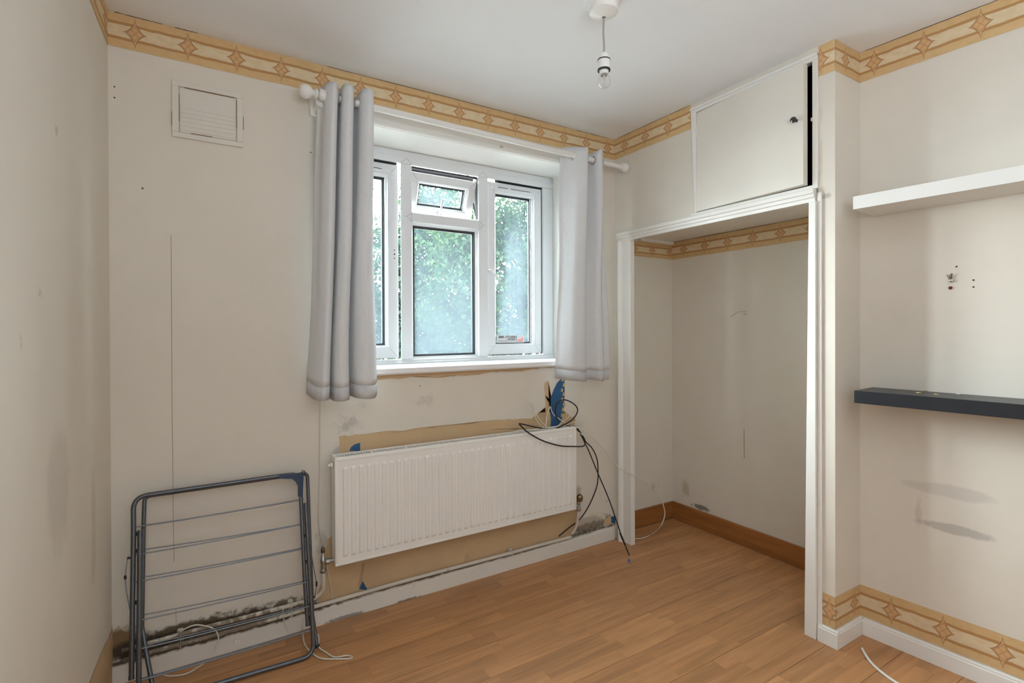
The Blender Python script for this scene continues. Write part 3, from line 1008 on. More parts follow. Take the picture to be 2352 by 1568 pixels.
s = sash('casement', 0.790, 1.151, 1.116, 2.108, 0.056, g_left, 'L', 1.6, True)
for k in range(3):
    mb = MB(); mb.lathe([(0.004 if k == 1 else 0.003, 0), (0.004 if k == 1 else 0.003, 0.002)], (1.130, WY0 + 0.0112, 1.650 + (k - 1) * 0.021), (0, 1, 0), 12)
    mb.build('screw_hole', M['gasket'], s)
s = sash('casement', 1.676, 2.045, 1.117, 2.107, 0.050, g_right, 'R', 1.0, True)
hp = [(1.6751,0.232,1.5999),(1.7462,0.232,1.5441)]
mb = MB()
mb.box((hp[0][0] - 0.010, 0.236, hp[0][2] - 0.02), (hp[0][0] + 0.010, 0.249, hp[0][2] + 0.02), 0.003)
mb.tube([(hp[0][0], 0.238, hp[0][2]), (hp[0][0] + 0.004, 0.222, hp[0][2] - 0.004), (hp[1][0], 0.220, hp[1][2])], [0.007, 0.007, 0.006], 10)
mb.build('handle', M['upvc'], s, True)
# writing on a little sticker, meant to be read from outside
st = [(1.7492,0.262,1.224),(1.9343,0.262,1.2248),(1.9325,0.262,1.1779),(1.7504,0.262,1.171)]
sx0, sx1, sz0, sz1 = st[0][0], st[1][0], 1.168, 1.227
mb = MB(); mb.box((sx0, 0.2715, sz0 + 0.014), (sx1, 0.2722, sz1)); mb.build('sticker', plain_mat('sticker_paper', (0.72, 0.72, 0.73), 0.5), s)
mb = MB()
rx = sx1 - 0.050
mb.prism([(rx, 0.2710, sz0 + 0.022), (sx1 - 0.006, 0.2710, sz0 + 0.022), (sx1 - 0.006, 0.2710, sz1 - 0.008), (sx1 - 0.020, 0.2710, sz1 - 0.022), (rx + 0.006, 0.2710, sz0 + 0.032)], (0, 0.0003, 0))
mb.build('red_emblem', plain_mat('sticker_red', (0.75, 0.28, 0.26), 0.5), s)
ink = plain_mat('sticker_ink', (0.03, 0.03, 0.035), 0.5)
mb = MB()
mb.box((sx0 + 0.004, 0.2708, sz0 + 0.0255), (sx0 + 0.070, 0.2714, sz0 + 0.0275)).box((sx0 + 0.004, 0.2708, sz0 + 0.0185), (sx1 - 0.008, 0.2714, sz0 + 0.0200))
o = mb.build('fine_print', ink, s); o['kind'] = 'stuff'


def mirror_text(body, xr, z, size, bold, parent, sx=1.0):
    cu_ = bpy.data.curves.new('lettering', 'FONT')
    cu_.body = body
    cu_.size = size
    cu_.align_x = 'LEFT'
    cu_.offset = bold
    cu_.extrude = 0.0002
    to = bpy.data.objects.new('tmp', cu_)
    COL.objects.link(to)
    dg = bpy.context.evaluated_depsgraph_get()
    me = bpy.data.meshes.new_from_object(to.evaluated_get(dg))
    bpy.data.objects.remove(to)
    for v in me.vertices:        # letters face outdoors: mirrored when seen from the room
        v.co = Vector((xr - v.co.x * sx, 0.2708 + v.co.z, z + v.co.y))
    me.name = 'lettering'
    me.materials.clear()
    return put('lettering', me, ink, parent)


mirror_text('HEROTL', sx1 - 0.050, sz1 - 0.017, 0.0185, 0.0004, s, 1.20)
mirror_text('XRS', sx0 + 0.048, sz1 - 0.017, 0.0185, 0.0008, s, 1.15)
mirror_text('CREW', sx1 - 0.050, sz1 - 0.0315, 0.0180, 0.0004, s, 1.28)
s = sash('fanlight', 1.2225, 1.6050, 1.8765, 2.0985, 0.044, g_top, 'T', 19.0)
mb = MB()
mb.box((1.385, WY0 - 0.004, 1.884), (1.425, WY0 + 0.014, 1.900), 0.003)
mb.tube(spline([(1.400, WY0 + 0.004, 1.892), (1.403, WY0 - 0.010, 1.925), (1.406, WY0 - 0.012, 1.985)], 5), 0.006, 10)
mb.build('handle', M['upvc'], s, True)
# friction stays, on the frame
mb = MB()
mb.tube([(1.6055, 0.262, 2.09), (1.604, 0.305, 1.96)], 0.004, 6).tube([(1.6060, 0.262, 1.90), (1.604, 0.300, 2.00)], 0.004, 6)
mb.box((1.6045, 0.250, 1.88), (1.6095, 0.268, 2.11))
o = mb.build('stay', plain_mat('stay_metal', (0.10, 0.10, 0.10), 0.4, 0.5), win); o['kind'] = 'stuff'
mb = MB(); mb.tube([(1.157, 0.275, 2.00), (1.150, 0.300, 1.90)], 0.004, 6); mb.build('stay', M['upvc'], win)
mb = MB(); mb.box((1.2225, 0.250, 2.106), (1.6075, 0.262, 2.1175)).box((0.79, 0.262, 2.110), (1.148, 0.270, 2.134)).box((1.73, 0.262, 2.110), (2.062, 0.270, 2.134)).box((2.047, 0.262, 1.112), (2.062, 0.270, 2.134)); o = mb.build('dark_gap_strip', M['gasket'], win); o['kind'] = 'stuff'  # black strips added behind the frame gaps so no daylight shows
# fixed centre pane
mb = MB(); bead(mb, 1.219, 1.610, 1.108, 1.822, WY0 + 0.012, 0.014); mb.build('glazing_bead', M['upvc'], win)
pane(win, 1.2325, 1.5965, 1.1215, 1.8085, WY0 + 0.030, g_mid)

# ------------------------------------------------------------------ outdoors
mb = MB()
mb.box((-40, 0.6, -3.4), (60, 80, -3.2))
tag(mb.build('ground', plain_mat('pale_paving', (0.42, 0.42, 0.40), 0.9, var=0.3, nscale=2.0)), kind='structure')


def leaf_mat(name, a, c):
    nt = NT(name)
    r = nt.n('ShaderNodeTexWhiteNoise')
    g = nt.n('ShaderNodeNewGeometry')
    col = nt.mix(g.outputs['Random Per Island'], a, c)
    d = nt.n('ShaderNodeBsdfDiffuse'); nt.link(col, d.inputs[0])
    t = nt.n('ShaderNodeBsdfTranslucent'); nt.link(nt.mix(1.0, col, (1.0, 1.15, 0.6), 'MULTIPLY'), t.inputs[0])
    mx = nt.n('ShaderNodeMixShader'); mx.inputs[0].default_value = 0.45
    nt.link(d.outputs[0], mx.inputs[1]); nt.link(t.outputs[0], mx.inputs[2])
    return nt.done(mx.outputs[0])


BARK = plain_mat('bark', (0.0026, 0.0025, 0.0026), 1.0, spec=0.0, var=0.35, nscale=14)


def tree(name, label, base, crown, rad, n_cl, n_leaf, leaf, mats, trunk_r, seed, lean=(0, 0), group=None):
    rg = np.random.default_rng(seed)
    e = thing(name, label, 'tree', base, group)
    bx, by, bz = base
    cx, cy, cz = crown
    # clusters fill the crown
    d = rg.normal(size=(n_cl, 3)); d /= np.linalg.norm(d, axis=1)[:, None]
    rr = rg.uniform(0.25, 1.0, n_cl) ** 0.6
    cl = np.array([cx, cy, cz]) + d * rr[:, None] * np.array(rad)
    # trunk and limbs
    top = Vector((cx + lean[0], cy + lean[1], cz + rad[2] * 0.55))
    b0 = Vector(base)
    tp = [b0.lerp(top, t) + Vector((math.sin(t * 5 + seed) * 0.10, math.cos(t * 4) * 0.06, 0)) for t in np.linspace(0, 1, 10)]
    mb = MB()
    mb.tube(tp, [trunk_r * (1 - 0.85 * k / 9) for k in range(10)], 9)
    mb.build('trunk', BARK, e, True)
    mb = MB()
    for c_ in cl:
        c_ = Vector(c_)
        t = min(0.95, max(0.25, (c_.z - bz) / (top.z - bz) - 0.16))
        i = t * 9
        k = int(min(8, i))
        a = tp[k].lerp(tp[k + 1], i - k)
        mid = a.lerp(c_, 0.5) + Vector((rg.normal() * 0.12, rg.normal() * 0.12, 0.10))
        r0 = trunk_r * 0.40 * (1 - t * 0.6)
        mb.tube(spline([a, mid, c_], 4), [r0 * (1 - 0.8 * q / 8) for q in range(9)], 5, cap=False)
        for _ in range(3):
            q = c_ + Vector(rg.normal(size=3) * 0.32)
            mb.tube([mid.lerp(c_, 0.6), q], [r0 * 0.35, r0 * 0.12], 4, cap=False)
    o = mb.build('limbs', BARK, e, True); o['kind'] = 'stuff'
    # leaves: bent diamonds, four triangles each
    ci = rg.integers(0, n_cl, n_leaf)
    pos = cl[ci] + rg.normal(size=(n_leaf, 3)) * np.array([0.31, 0.31, 0.22]) * (np.mean(rad) / 2.0)
    ax = rg.normal(size=(n_leaf, 3)); ax[:, 2] -= 0.5; ax /= np.linalg.norm(ax, axis=1)[:, None]
    nr = rg.normal(size=(n_leaf, 3)); nr[:, 2] += 0.9
    sd = np.cross(ax, nr); sd /= np.linalg.norm(sd, axis=1)[:, None]
    nn = np.cross(sd, ax)
    L = leaf * rg.uniform(0.7, 1.25, n_leaf)[:, None]
    v = np.stack([pos, pos + ax * L * 0.45 + sd * L * 0.33 + nn * L * 0.06, pos + ax * L, pos + ax * L * 0.45 - sd * L * 0.33 + nn * L * 0.06], 1).reshape(-1, 3)
    idx = np.arange(n_leaf) * 4
    f = np.concatenate([np.stack([idx, idx + 1, idx + 2], 1), np.stack([idx, idx + 2, idx + 3], 1)])
    me = bpy.data.meshes.new('foliage')
    me.vertices.add(len(v)); me.vertices.foreach_set('co', v.ravel().astype(np.float32))
    me.loops.add(f.size); me.loops.foreach_set('vertex_index', f.ravel().astype(np.int32))
    me.polygons.add(len(f)); me.polygons.foreach_set('loop_start', (np.arange(len(f)) * 3).astype(np.int32))
    me.polygons.foreach_set('loop_total', np.full(len(f), 3, np.int32))
    me.update(); me.validate()
    o = put('foliage', me, mats, e); o['kind'] = 'stuff'
    return e


LF1 = leaf_mat('leaf_green', (0.0042, 0.0092, 0.0068), (0.0125, 0.0190, 0.0112))
LF2 = leaf_mat('leaf_bluegreen', (0.0042, 0.0090, 0.0078), (0.0108, 0.0165, 0.0125))
LF3 = leaf_mat('leaf_yellowgreen', (0.009, 0.0150, 0.0066), (0.025, 0.030, 0.012))
ta = [(4.6173,5.2,0.9351),(4.6591,5.2,2.7116),(4.8717,5.2,3.7032),(5.6579,5.2,2.3251)]
tree('tree', 'leaning broad-leaved tree behind the right-hand window pane', (ta[0][0] + 0.15, 5.2, -3.2), (ta[1][0] + 0.35, 5.2, 2.1), (1.75, 0.9, 2.0), 42, 23000, 0.083, LF1, 0.17, 3, lean=(0.1, 0))
tb = [(3.8257,9,3.9705),(5.0821,9,2.6732),(4.429,9,1.8307)]
tree('tree', 'tall loose-leaved tree seen through the left and middle panes', (tb[1][0] + 0.1, 9.0, -3.2), (tb[1][0] - 0.1, 9.0, 2.6), (2.2, 1.2, 2.6), 44, 23000, 0.105, LF2, 0.16, 5)
tc = [(4.8025,13,1.7451),(6.7773,13,1.2096),(9.7485,13,1.5018)]
tree('tree', 'low yellow-green tree behind the bottom of the middle pane', (tc[1][0] + 0.3, 13.0, -3.2), (tc[1][0] + 0.3, 13.0, 0.4), (2.4, 1.4, 1.9), 34, 14000, 0.125, LF3, 0.12, 8)
td = [(6.4272,18,2.2546)]
tree('tree', 'rounded bushy tree low behind the left pane', (td[0][0] - 0.6, 18.0, -3.2), (td[0][0] - 0.6, 18.0, 0.9), (2.8, 1.4, 2.3), 30, 13000, 0.17, LF2, 0.12, 9)
tree('tree', 'dense tree farthest to the right behind the right-hand pane', (tc[2][0] + 3.2, 13.0, -3.2), (tc[2][0] + 3.2, 13.0, 2.6), (2.9, 1.5, 3.6), 46, 21000, 0.14, LF1, 0.2, 12)

tree('tree', 'broad leafy tree out of line to the left, mostly hidden by the longer curtain', (tb[1][0] - 5.6, 9.2, -3.2), (tb[1][0] - 5.6, 9.2, 1.6), (2.6, 1.2, 3.2), 44, 18000, 0.12, LF1, 0.16, 21)

# ------------------------------------------------------------------ curtain pole and curtains
ry = -0.115
rz = lambda x: 2.2300 - 0.01375 * x
pole = thing('curtain_pole', 'white wooden curtain pole across the top of the window', 'curtain pole', (1.5, ry, rz(1.5)))
mb = MB(); mb.tube([(0.690, ry, rz(0.690)), (2.362, ry, rz(2.362))], 0.0140, 18); mb.build('rod', M['white_plastic'], pole, True)
ax = Vector((1, 0, -0.01375)).normalized()
mb = MB()
mb.lathe([(0.0, -0.002), (0.016, 0.0), (0.024, 0.008), (0.028, 0.020), (0.027, 0.032), (0.020, 0.044), (0.013, 0.050), (0.012, 0.056), (0.020, 0.061), (0.021, 0.067), (0.015, 0.071)],
         (0.618, ry, rz(0.618)), ax, 24)
mb.build('finial', M['white_plastic'], pole, True)
mb = MB()
mb.lathe([(0.016, 0.0), (0.0215, 0.003), (0.0215, 0.010), (0.025, 0.016), (0.027, 0.026), (0.025, 0.038), (0.017, 0.046), (0.0, 0.049)], (2.358, ry, rz(2.358)), ax, 24)
mb.build('finial', M['white_plastic'], pole, True)
mb = MB()
mb.box((0.676, -0.022, 2.168), (0.734, -0.0005, 2.236), 0.002)
mb.tube(spline([(0.705, -0.020, 2.200), (0.705, -0.060, 2.196), (0.705, -0.095, 2.200)], 5), [0.020, 0.018, 0.016, 0.015, 0.015, 0.016, 0.018, 0.020, 0.021, 0.022, 0.022], 14)
mb.lathe([(0.021, -0.012), (0.0235, -0.008), (0.0235, 0.008), (0.021, 0.012)], (0.705, ry, rz(0.705)), ax, 20)
mb.build('bracket', M['white_plastic'], pole, True)


def curtain(name, label, top_pts, bot_pts, ztop, zbot, eyelets, hem_wave, hem):
    """plan-view fold lines at top and bottom, blended down the drop"""
    e = thing(name, label, 'curtain', (0, 0, 0))
    tp, bp = spline(top_pts, 7), spline(bot_pts, 7)
    n = len(tp)
    rows = []
    NZ = 46
    rg = random.Random(n)
    ph = [rg.uniform(0, 6.28) for _ in range(4)]
    for j in range(NZ + 1):
        t = j / NZ
        row = []
        for i in range(n):
            w = t ** 0.8
            p = tp[i].lerp(bp[i], w)
            u = i / (n - 1)
            zt = ztop + 0.008 * math.sin(u * 17 + ph[0])
            zb = zbot + hem_wave * math.sin(u * 15 + ph[1]) + hem(u)
            z = zt + (zb - zt) * t
            sw = 0.006 * math.sin(t * 7 + ph[2] + u * 4) * t
            row.append((p.x + sw, min(p.y + 0.004 * math.sin(t * 9 + u * 11), -0.012), z))
        rows.append(row)
    mb = MB()
    k = NZ - 2
    mb.grid(rows[:k + 1])
    cl = mb.build('cloth', M['curtain'], e, True, 75)
    sol = cl.modifiers.new('thick', 'SOLIDIFY'); sol.thickness = 0.0022; sol.offset = 0
    mb = MB()
    mb.grid([[(p[0], p[1], p[2]) for p in r] for r in rows[k:]])
    hm = mb.build('hem', M['hem'], e, True, 75)
    sol = hm.modifiers.new('thick', 'SOLIDIFY'); sol.thickness = 0.0022; sol.offset = 0
    for x, tilt in eyelets:
        mb = MB()
        d = Vector((math.cos(tilt), math.sin(tilt), 0))
        s1 = Vector((-d.y, d.x, 0))
        c = Vector((x, ry, rz(x) - 0.004))
        mb.tube([c + (s1 * math.cos(a) + Vector((0, 0, 1)) * math.sin(a)) * 0.021 for a in np.linspace(0, 2 * math.pi, 24, endpoint=False)], 0.0032, 8, closed=True)
        mb.build('eyelet', M['alu'], e, True)
    return e


F, B_ = -0.168, -0.060
top = [(0.700, -0.075, 0), (0.716, -0.092, 0), (0.722, -0.14, 0), (0.745, F, 0), (0.764, -0.14, 0), (0.768, -0.09, 0), (0.774, B_, 0), (0.781, -0.09, 0), (0.784, -0.145, 0),
       (0.806, F, 0), (0.826, -0.145, 0), (0.832, -0.09, 0), (0.842, B_, 0), (0.853, -0.09, 0), (0.859, -0.145, 0), (0.884, F, 0), (0.906, -0.145, 0), (0.914, -0.10, 0), (0.922, -0.07, 0)]
bot = [(0.655, -0.050, 0), (0.664, -0.085, 0), (0.678, -0.12, 0), (0.702, -0.150, 0), (0.728, -0.125, 0), (0.734, -0.09, 0), (0.738, -0.070, 0), (0.741, -0.09, 0), (0.748, -0.140, 0),
       (0.773, -0.160, 0), (0.800, -0.140, 0), (0.806, -0.09, 0), (0.810, -0.070, 0), (0.815, -0.09, 0), (0.826, -0.140, 0), (0.862, -0.165, 0), (0.896, -0.145, 0), (0.912, -0.12, 0), (0.925, -0.095, 0)]
curtain('curtain', 'longer pale grey eyelet curtain on the left side of the window', top, bot, 2.262, 0.972,
        [(0.722, 0.1), (0.768, 0.0), (0.784, 0.0), (0.832, 0.0), (0.858, 0.0)], 0.006, lambda u: 0.030 * math.exp(-(u / 0.10) ** 2) + 0.006 * u)
top = [(1.965, -0.055, 0), (1.985, -0.065, 0), (2.004, -0.09, 0), (2.018, -0.13, 0), (2.040, -0.152, 0), (2.066, -0.160, 0), (2.085, -0.135, 0), (2.092, -0.10, 0), (2.104, -0.07, 0), (2.122, -0.062, 0), (2.138, -0.09, 0),
       (2.150, -0.135, 0), (2.168, -0.155, 0), (2.190, -0.145, 0), (2.202, -0.11, 0), (2.215, -0.085, 0), (2.232, -0.072, 0)]
bot = [(1.930, -0.055, 0), (1.945, -0.072, 0), (1.960, -0.10, 0), (1.985, -0.128, 0), (2.015, -0.140, 0), (2.050, -0.140, 0), (2.082, -0.125, 0), (2.098, -0.10, 0), (2.110, -0.085, 0), (2.124, -0.09, 0), (2.140, -0.110, 0),
       (2.160, -0.128, 0), (2.185, -0.132, 0), (2.205, -0.118, 0), (2.218, -0.10, 0), (2.235, -0.105, 0), (2.265, -0.112, 0)]
curtain('curtain', 'shorter pale grey eyelet curtain on the right side of the window', top, bot, 2.250, 0.982,
        [(2.012, 0.9), (2.090, 0.0), (2.143, 0.0), (2.202, 0.0)], 0.004, lambda u: 0.012 * math.exp(-(u / 0.10) ** 2) - 0.012 * u)

# ------------------------------------------------------------------ radiator
RX0, RX1, RZ0, RZ1, RF, RB = 0.750, 2.030, 0.274, 0.722, -0.102, -0.038
rad = thing('radiator', 'long white panel radiator under the window', 'radiator', (1.39, -0.07, RZ0))
# pressed front panel
xs = [(RX0 + 0.010, 0)]
n_r = 37
pitch = (RX1 - RX0 - 0.052) / n_r
for k in range(n_r):
    x = RX0 + 0.026 + k * pitch
    xs += [(x + pitch * 0.16, 0), (x + pitch * 0.30, 1), (x + pitch * 0.70, 1), (x + pitch * 0.84, 0)]
xs.append((RX1 - 0.010, 0))
zs = [(RZ0 + 0.006, 0), (RZ0 + 0.032, 0), (RZ0 + 0.042, 1), (RZ1 - 0.046, 1), (RZ1 - 0.036, 0), (RZ1 - 0.006, 0)]
mb = MB()
mb.grid([[(x, RF - 0.0055 * fx * fz, z) for x, fx in xs] for z, fz in zs])
mb.build('front_panel', M['radiator'], rad)
# rim of the panel with rounded edge
mb = MB()
mb.hexa([(RX0, RF + 0.003, RZ0), (RX1, RF + 0.003, RZ0), (RX1, RF + 0.016, RZ0), (RX0, RF + 0.016, RZ0), (RX0, RF + 0.003, RZ1), (RX1, RF + 0.003, RZ1), (RX1, RF + 0.016, RZ1), (RX0, RF + 0.016, RZ1)], 0.003)
for a, c in (((RX0, RZ0), (RX1, RZ0 + 0.010)), ((RX0, RZ1 - 0.010), (RX1, RZ1)), ((RX0, RZ0 + 0.010), (RX0 + 0.012, RZ1 - 0.010)), ((RX1 - 0.012, RZ0 + 0.010), (RX1, RZ1 - 0.010))):
    mb.box((a[0], RF - 0.0015, a[1]), (c[0], RF + 0.004, c[1]), 0.0012)
mb.build('rim', M['radiator'], rad, True)
mb = MB()
mb.box((RX0 + 0.004, RB, RZ0 + 0.004), (RX1 - 0.004, RB + 0.012, RZ1 - 0.004), 0.002)
mb.build('back_panel', M['radiator'], rad)
for x in (RX0 + 0.001, RX1 - 0.004):
    mb = MB(); mb.box((x, RF + 0.014, RZ0 + 0.01), (x + 0.003, RB + 0.006, RZ1 + 0.004), 0.001); mb.build('side_panel', M['radiator'], rad)
mb = MB(); mb.box((RX0 + 0.008, RF + 0.018, RZ0 + 0.01), (RX1 - 0.008, RB - 0.002, RZ1 - 0.016)); mb.build('dark_core', M['dark'], rad)  # near-black box: the shade between the slats put into colour
mb = MB()
mb.box((RX0 + 0.001, RF + 0.003, RZ1 - 0.002), (RX1 - 0.001, RF + 0.014, RZ1 + 0.006), 0.001)
mb.box((RX0 + 0.001, RB - 0.004, RZ1 - 0.002), (RX1 - 0.001, RB + 0.010, RZ1 + 0.006), 0.001)
for x in np.linspace(RX0 + 0.002, RX1 - 0.010, 9):
    mb.box((x, RF + 0.012, RZ1 - 0.002), (x + 0.008, RB, RZ1 + 0.0055))
mb.build('grille_frame', M['radiator'], rad)
mb = MB()
n_s = 112
for k in range(n_s):
    x = RX0 + 0.012 + k * (RX1 - RX0 - 0.024) / n_s
    mb.box((x, RF + 0.012, RZ1 - 0.002), (x + 0.0040, RB - 0.002, RZ1 + 0.0035))
o = mb.build('grille_slats', M['radiator'], rad); o['kind'] = 'stuff'
mb = MB(); mb.lathe([(0.010, 0), (0.010, 0.012), (0.007, 0.014), (0.007, 0.024), (0.0, 0.026)], (RX0 + 0.002, -0.070, RZ1 - 0.030), (-1, 0, 0), 12); mb.build('vent_plug', M['white_plastic'], rad, True)
mb = MB(); mb.lathe([(0.013, 0), (0.013, 0.004)], (RX0 + 0.0015, -0.070, RZ1 - 0.030), (-1, 0, 0), 6); mb.build('plug_collar', M['chrome'], rad)
# left valve: chrome body, union, painted tail
vx, vy = 0.708, -0.066
mb = MB()
mb.lathe([(0.011, 0.0), (0.0135, 0.004), (0.0135, 0.012), (0.010, 0.016), (0.0105, 0.040), (0.012, 0.050), (0.012, 0.056), (0.009, 0.060), (0.009, 0.070), (0.0065, 0.074), (0.0065, 0.086), (0.004, 0.090)], (vx, vy, 0.246), (0, 0, 1), 16)
mb.build('valve', M['chrome'], rad, True)
mb = MB(); mb.lathe([(0.008, 0.0), (0.008, 0.010), (0.0135, 0.011), (0.0135, 0.026), (0.009, 0.028), (0.009, 0.045)], (vx, vy, 0.290), (1, 0, 0), 8); mb.build('valve_union', M['chrome'], rad)
mb = MB(); mb.lathe([(0.0075, 0), (0.0085, 0.006), (0.0075, 0.018), (0.0055, 0.022)], (vx, vy, 0.330), (0, 0, 1), 10); mb.build('valve_spindle', M['brass'], rad, True)
mb = MB(); mb.tube(spline([(vx, vy, 0.250), (vx + 0.002, vy + 0.004, 0.205), (vx + 0.001, vy + 0.014, 0.165), (vx - 0.022, vy + 0.026, 0.138), (vx - 0.050, vy + 0.030, 0.130)], 5), 0.0085, 12); mb.build('pipe_tail', M['pipe_paint'], rad, True)
# right valve: brass head
vx = 2.072
mb = MB(); mb.lathe([(0.010, 0), (0.018, 0.004), (0.0195, 0.014), (0.018, 0.030), (0.012, 0.038), (0.005, 0.042)], (vx + 0.004, -0.066, 0.300), (0.05, -0.25, 1), 7); mb.build('valve_head', M['brass'], rad)
mb = MB(); mb.lathe([(0.011, 0), (0.0125, 0.006), (0.0125, 0.022), (0.009, 0.026), (0.011, 0.040), (0.010, 0.055)], (vx, -0.066, 0.246), (0.02, 0, 1), 10); mb.build('valve', M['chrome'], rad, True)
mb = MB(); mb.lathe([(0.008, 0), (0.013, 0.004), (0.013, 0.018), (0.009, 0.020), (0.009, 0.040)], (vx, -0.066, 0.272), (-1, 0, 0), 8); mb.build('valve_union', M['chrome'], rad)
mb = MB(); mb.tube(spline([(vx, -0.066, 0.250), (vx - 0.002, -0.062, 0.200), (vx - 0.006, -0.050, 0.150), (vx - 0.022, -0.036, 0.112)], 5), 0.0085, 12); mb.build('pipe_tail', M['pipe_paint'], rad, True)

# heating pipes along the skirting
pipe = thing('heating_pipe', 'flaking white heating pipe running along the far skirting below the radiator', 'pipe', (1.2, -0.028, 0.09))
mp = [(0.030, -0.028, 0.090), (0.20, -0.028, 0.091), (0.40, -0.027, 0.088), (0.64, -0.028, 0.093), (0.80, -0.027, 0.095), (1.09, -0.028, 0.099), (1.40, -0.026, 0.096), (1.64, -0.028, 0.095), (1.85, -0.027, 0.094), (2.05, -0.028, 0.092)]
mb = MB(); mb.tube(spline(mp, 5), 0.0085, 12); mb.build('tube', M['pipe_paint'], pipe, True)
pipe2 = thing('heating_pipe', 'upper painted pipe from the left valve into the left corner, behind the airer', 'pipe', (0.35, -0.03, 0.13))
mp2 = [(0.660, -0.036, 0.130), (0.60, -0.032, 0.128), (0.45, -0.028, 0.126), (0.30, -0.027, 0.127), (0.19, -0.028, 0.126), (0.03, -0.028, 0.124)]
mb = MB(); mb.tube(spline(mp2, 5), 0.0085, 12); mb.build('tube', M['pipe_paint'], pipe2, True)


def clip(parent, x, z0, z1):
    mb = MB()
    mb.box((x - 0.011, -0.014, z0 - 0.012), (x + 0.011, -0.0165, z1 + 0.012), 0)
    for z in ([z0, z1] if z1 - z0 > 0.02 else [z0]):
        mb.tube([(x + 0, -0.028 + 0.0115 * math.cos(a), z + 0.0115 * math.sin(a)) for a in np.linspace(0.6, 5.7, 14)], 0.0035, 6)
    mb.box((x - 0.009, -0.020, z0 - 0.016), (x + 0.009, -0.012, z0 - 0.006), 0.002)
    mb.box((x - 0.009, -0.020, z1 + 0.008), (x + 0.009, -0.012, z1 + 0.018), 0.002)
    mb.build('pipe_clip', M['pipe_paint'], parent, True)


clip(pipe, 1.655, 0.095, 0.095)
clip(pipe2, 0.205, 0.091, 0.126)
clip(pipe2, 0.588, 0.092, 0.128)

# ------------------------------------------------------------------ clothes airer, folded, leaning in the left corner
air = thing('clothes_airer', 'folded grey metal clothes airer leaning on the wall in the left corner', 'clothes airer', (0.36, -0.15, 0))
TA = [(0.0724,-0.19,0.1096),(0.071,-0.0763,0.5721),(0.0682,-0.0518,0.6716),(0.23,-0.0497,0.6799),(0.5415,-0.0513,0.6737),(0.6219,-0.0518,0.6714),(0.6214,-0.0733,0.584),(0.6216,-0.1431,0.3004),(0.6257,-0.1894,0.1122)]
mb = MB(); mb.tube(rounded(TA[:3] + TA[4:], 0.045, 8), 0.0078, 14); mb.build('front_frame', M['steel'], air, True)
TB = [(0.0901,-0.0833,0.5598),(0.0917,-0.1543,0.2814),(0.0931,-0.2208,0.0205),(0.3465,-0.2235,0.0099),(0.641,-0.2258,0.0009),(0.6415,-0.1995,0.1038),(0.6395,-0.1442,0.3206),(0.6378,-0.0839,0.5574)]
TB = [(p[0], p[1], max(p[2], 0.0085)) for p in TB]
mb = MB(); mb.tube(rounded(TB[:3] + TB[4:], 0.050, 8), 0.0082, 14); mb.build('lower_frame', M['steel'], air, True)
TC = [(0.0956,-0.1153,0.2235),(0.0974,-0.0455,0.5723),(0.0991,-0.0278,0.661),(0.3582,-0.0274,0.6631),(0.6548,-0.0275,0.6624),(0.6538,-0.0835,0.3826),(0.6538,-0.1326,0.137)]
mb = MB(); mb.tube(rounded(TC[:3] + TC[4:], 0.02, 6), 0.0068, 12); mb.build('rear_frame', M['steel'], air, True)
TL = [(0.094,-0.095,0.2214),(0.1147,-0.15,0.1222),(0.1326,-0.19,0.0375)]
mb = MB(); mb.tube(TL, 0.0075, 12); mb.build('leg', M['steel'], air, True)
TR = [(0.6544,-0.11,0.1262),(0.6587,-0.14,0.0689),(0.6634,-0.166,0.0109)]
mb = MB(); mb.tube(TR, 0.0070, 12); mb.build('leg', M['steel'], air, True)
mb = MB(); mb.tube([TR[-1], (TR[-1][0] + 0.002, TR[-1][1] - 0.004, 0.001)], 0.0092, 10); mb.build('foot_cap', M['gasket'], air, True)
mb = MB(); mb.tube([(p[0], p[1], max(0.001, p[2])) for p in (TL[-1], (TL[-1][0] + 0.002, TL[-1][1] - 0.006, 0.001))], 0.0092, 10); mb.build('foot_cap', M['gasket'], air, True)
for pts in ([(0.6264,-0.1857,0.1272),(0.6255,-0.1901,0.1092)], [(0.0723,-0.1888,0.1147),(0.0725,-0.1919,0.1019)]):
    mb = MB(); mb.tube(pts, 0.0088, 10); mb.build('end_cap', M['steel'], air, True)
cap = [(0.5435,-0.0589,0.6793),(0.6051,-0.0601,0.6743),(0.6238,-0.06,0.6748),(0.6345,-0.063,0.6626),(0.6307,-0.0734,0.6203),(0.6277,-0.0825,0.5833),(0.6119,-0.0819,0.5859),(0.6136,-0.0721,0.6256),(0.6064,-0.0679,0.6426),(0.5914,-0.0644,0.6569),(0.5429,-0.0625,0.6645)]
mb = MB(); mb.prism(cap, (0, 0.022, -0.005)); mb.build('corner_fitting', M['navy'], air)
lp = [(0.6345,-0.0523,0.6696)][0]
mb = MB(); mb.tube([(lp[0] + 0.0065 * math.cos(a), lp[1], lp[2] + 0.008 * math.sin(a) + 0.004) for a in np.linspace(0, 2 * math.pi, 16, endpoint=False)], 0.0018, 6, closed=True)
mb.build('hanging_loop', M['navy'], air, True)
for q in ([(0.0785,-0.0783,0.5467),(0.0793,-0.0921,0.4917),(0.0817,-0.1327,0.3294)] + [(0.63,-0.1071,0.4317),(0.6336,-0.131,0.3361),(0.6352,-0.1814,0.1344)]):
    mb = MB(); mb.box((q[0] - 0.012, q[1] - 0.006, q[2] - 0.006), (q[0] + 0.012, q[1] + 0.006, q[2] + 0.006), 0.002); mb.build('hinge', M['gasket'], air)
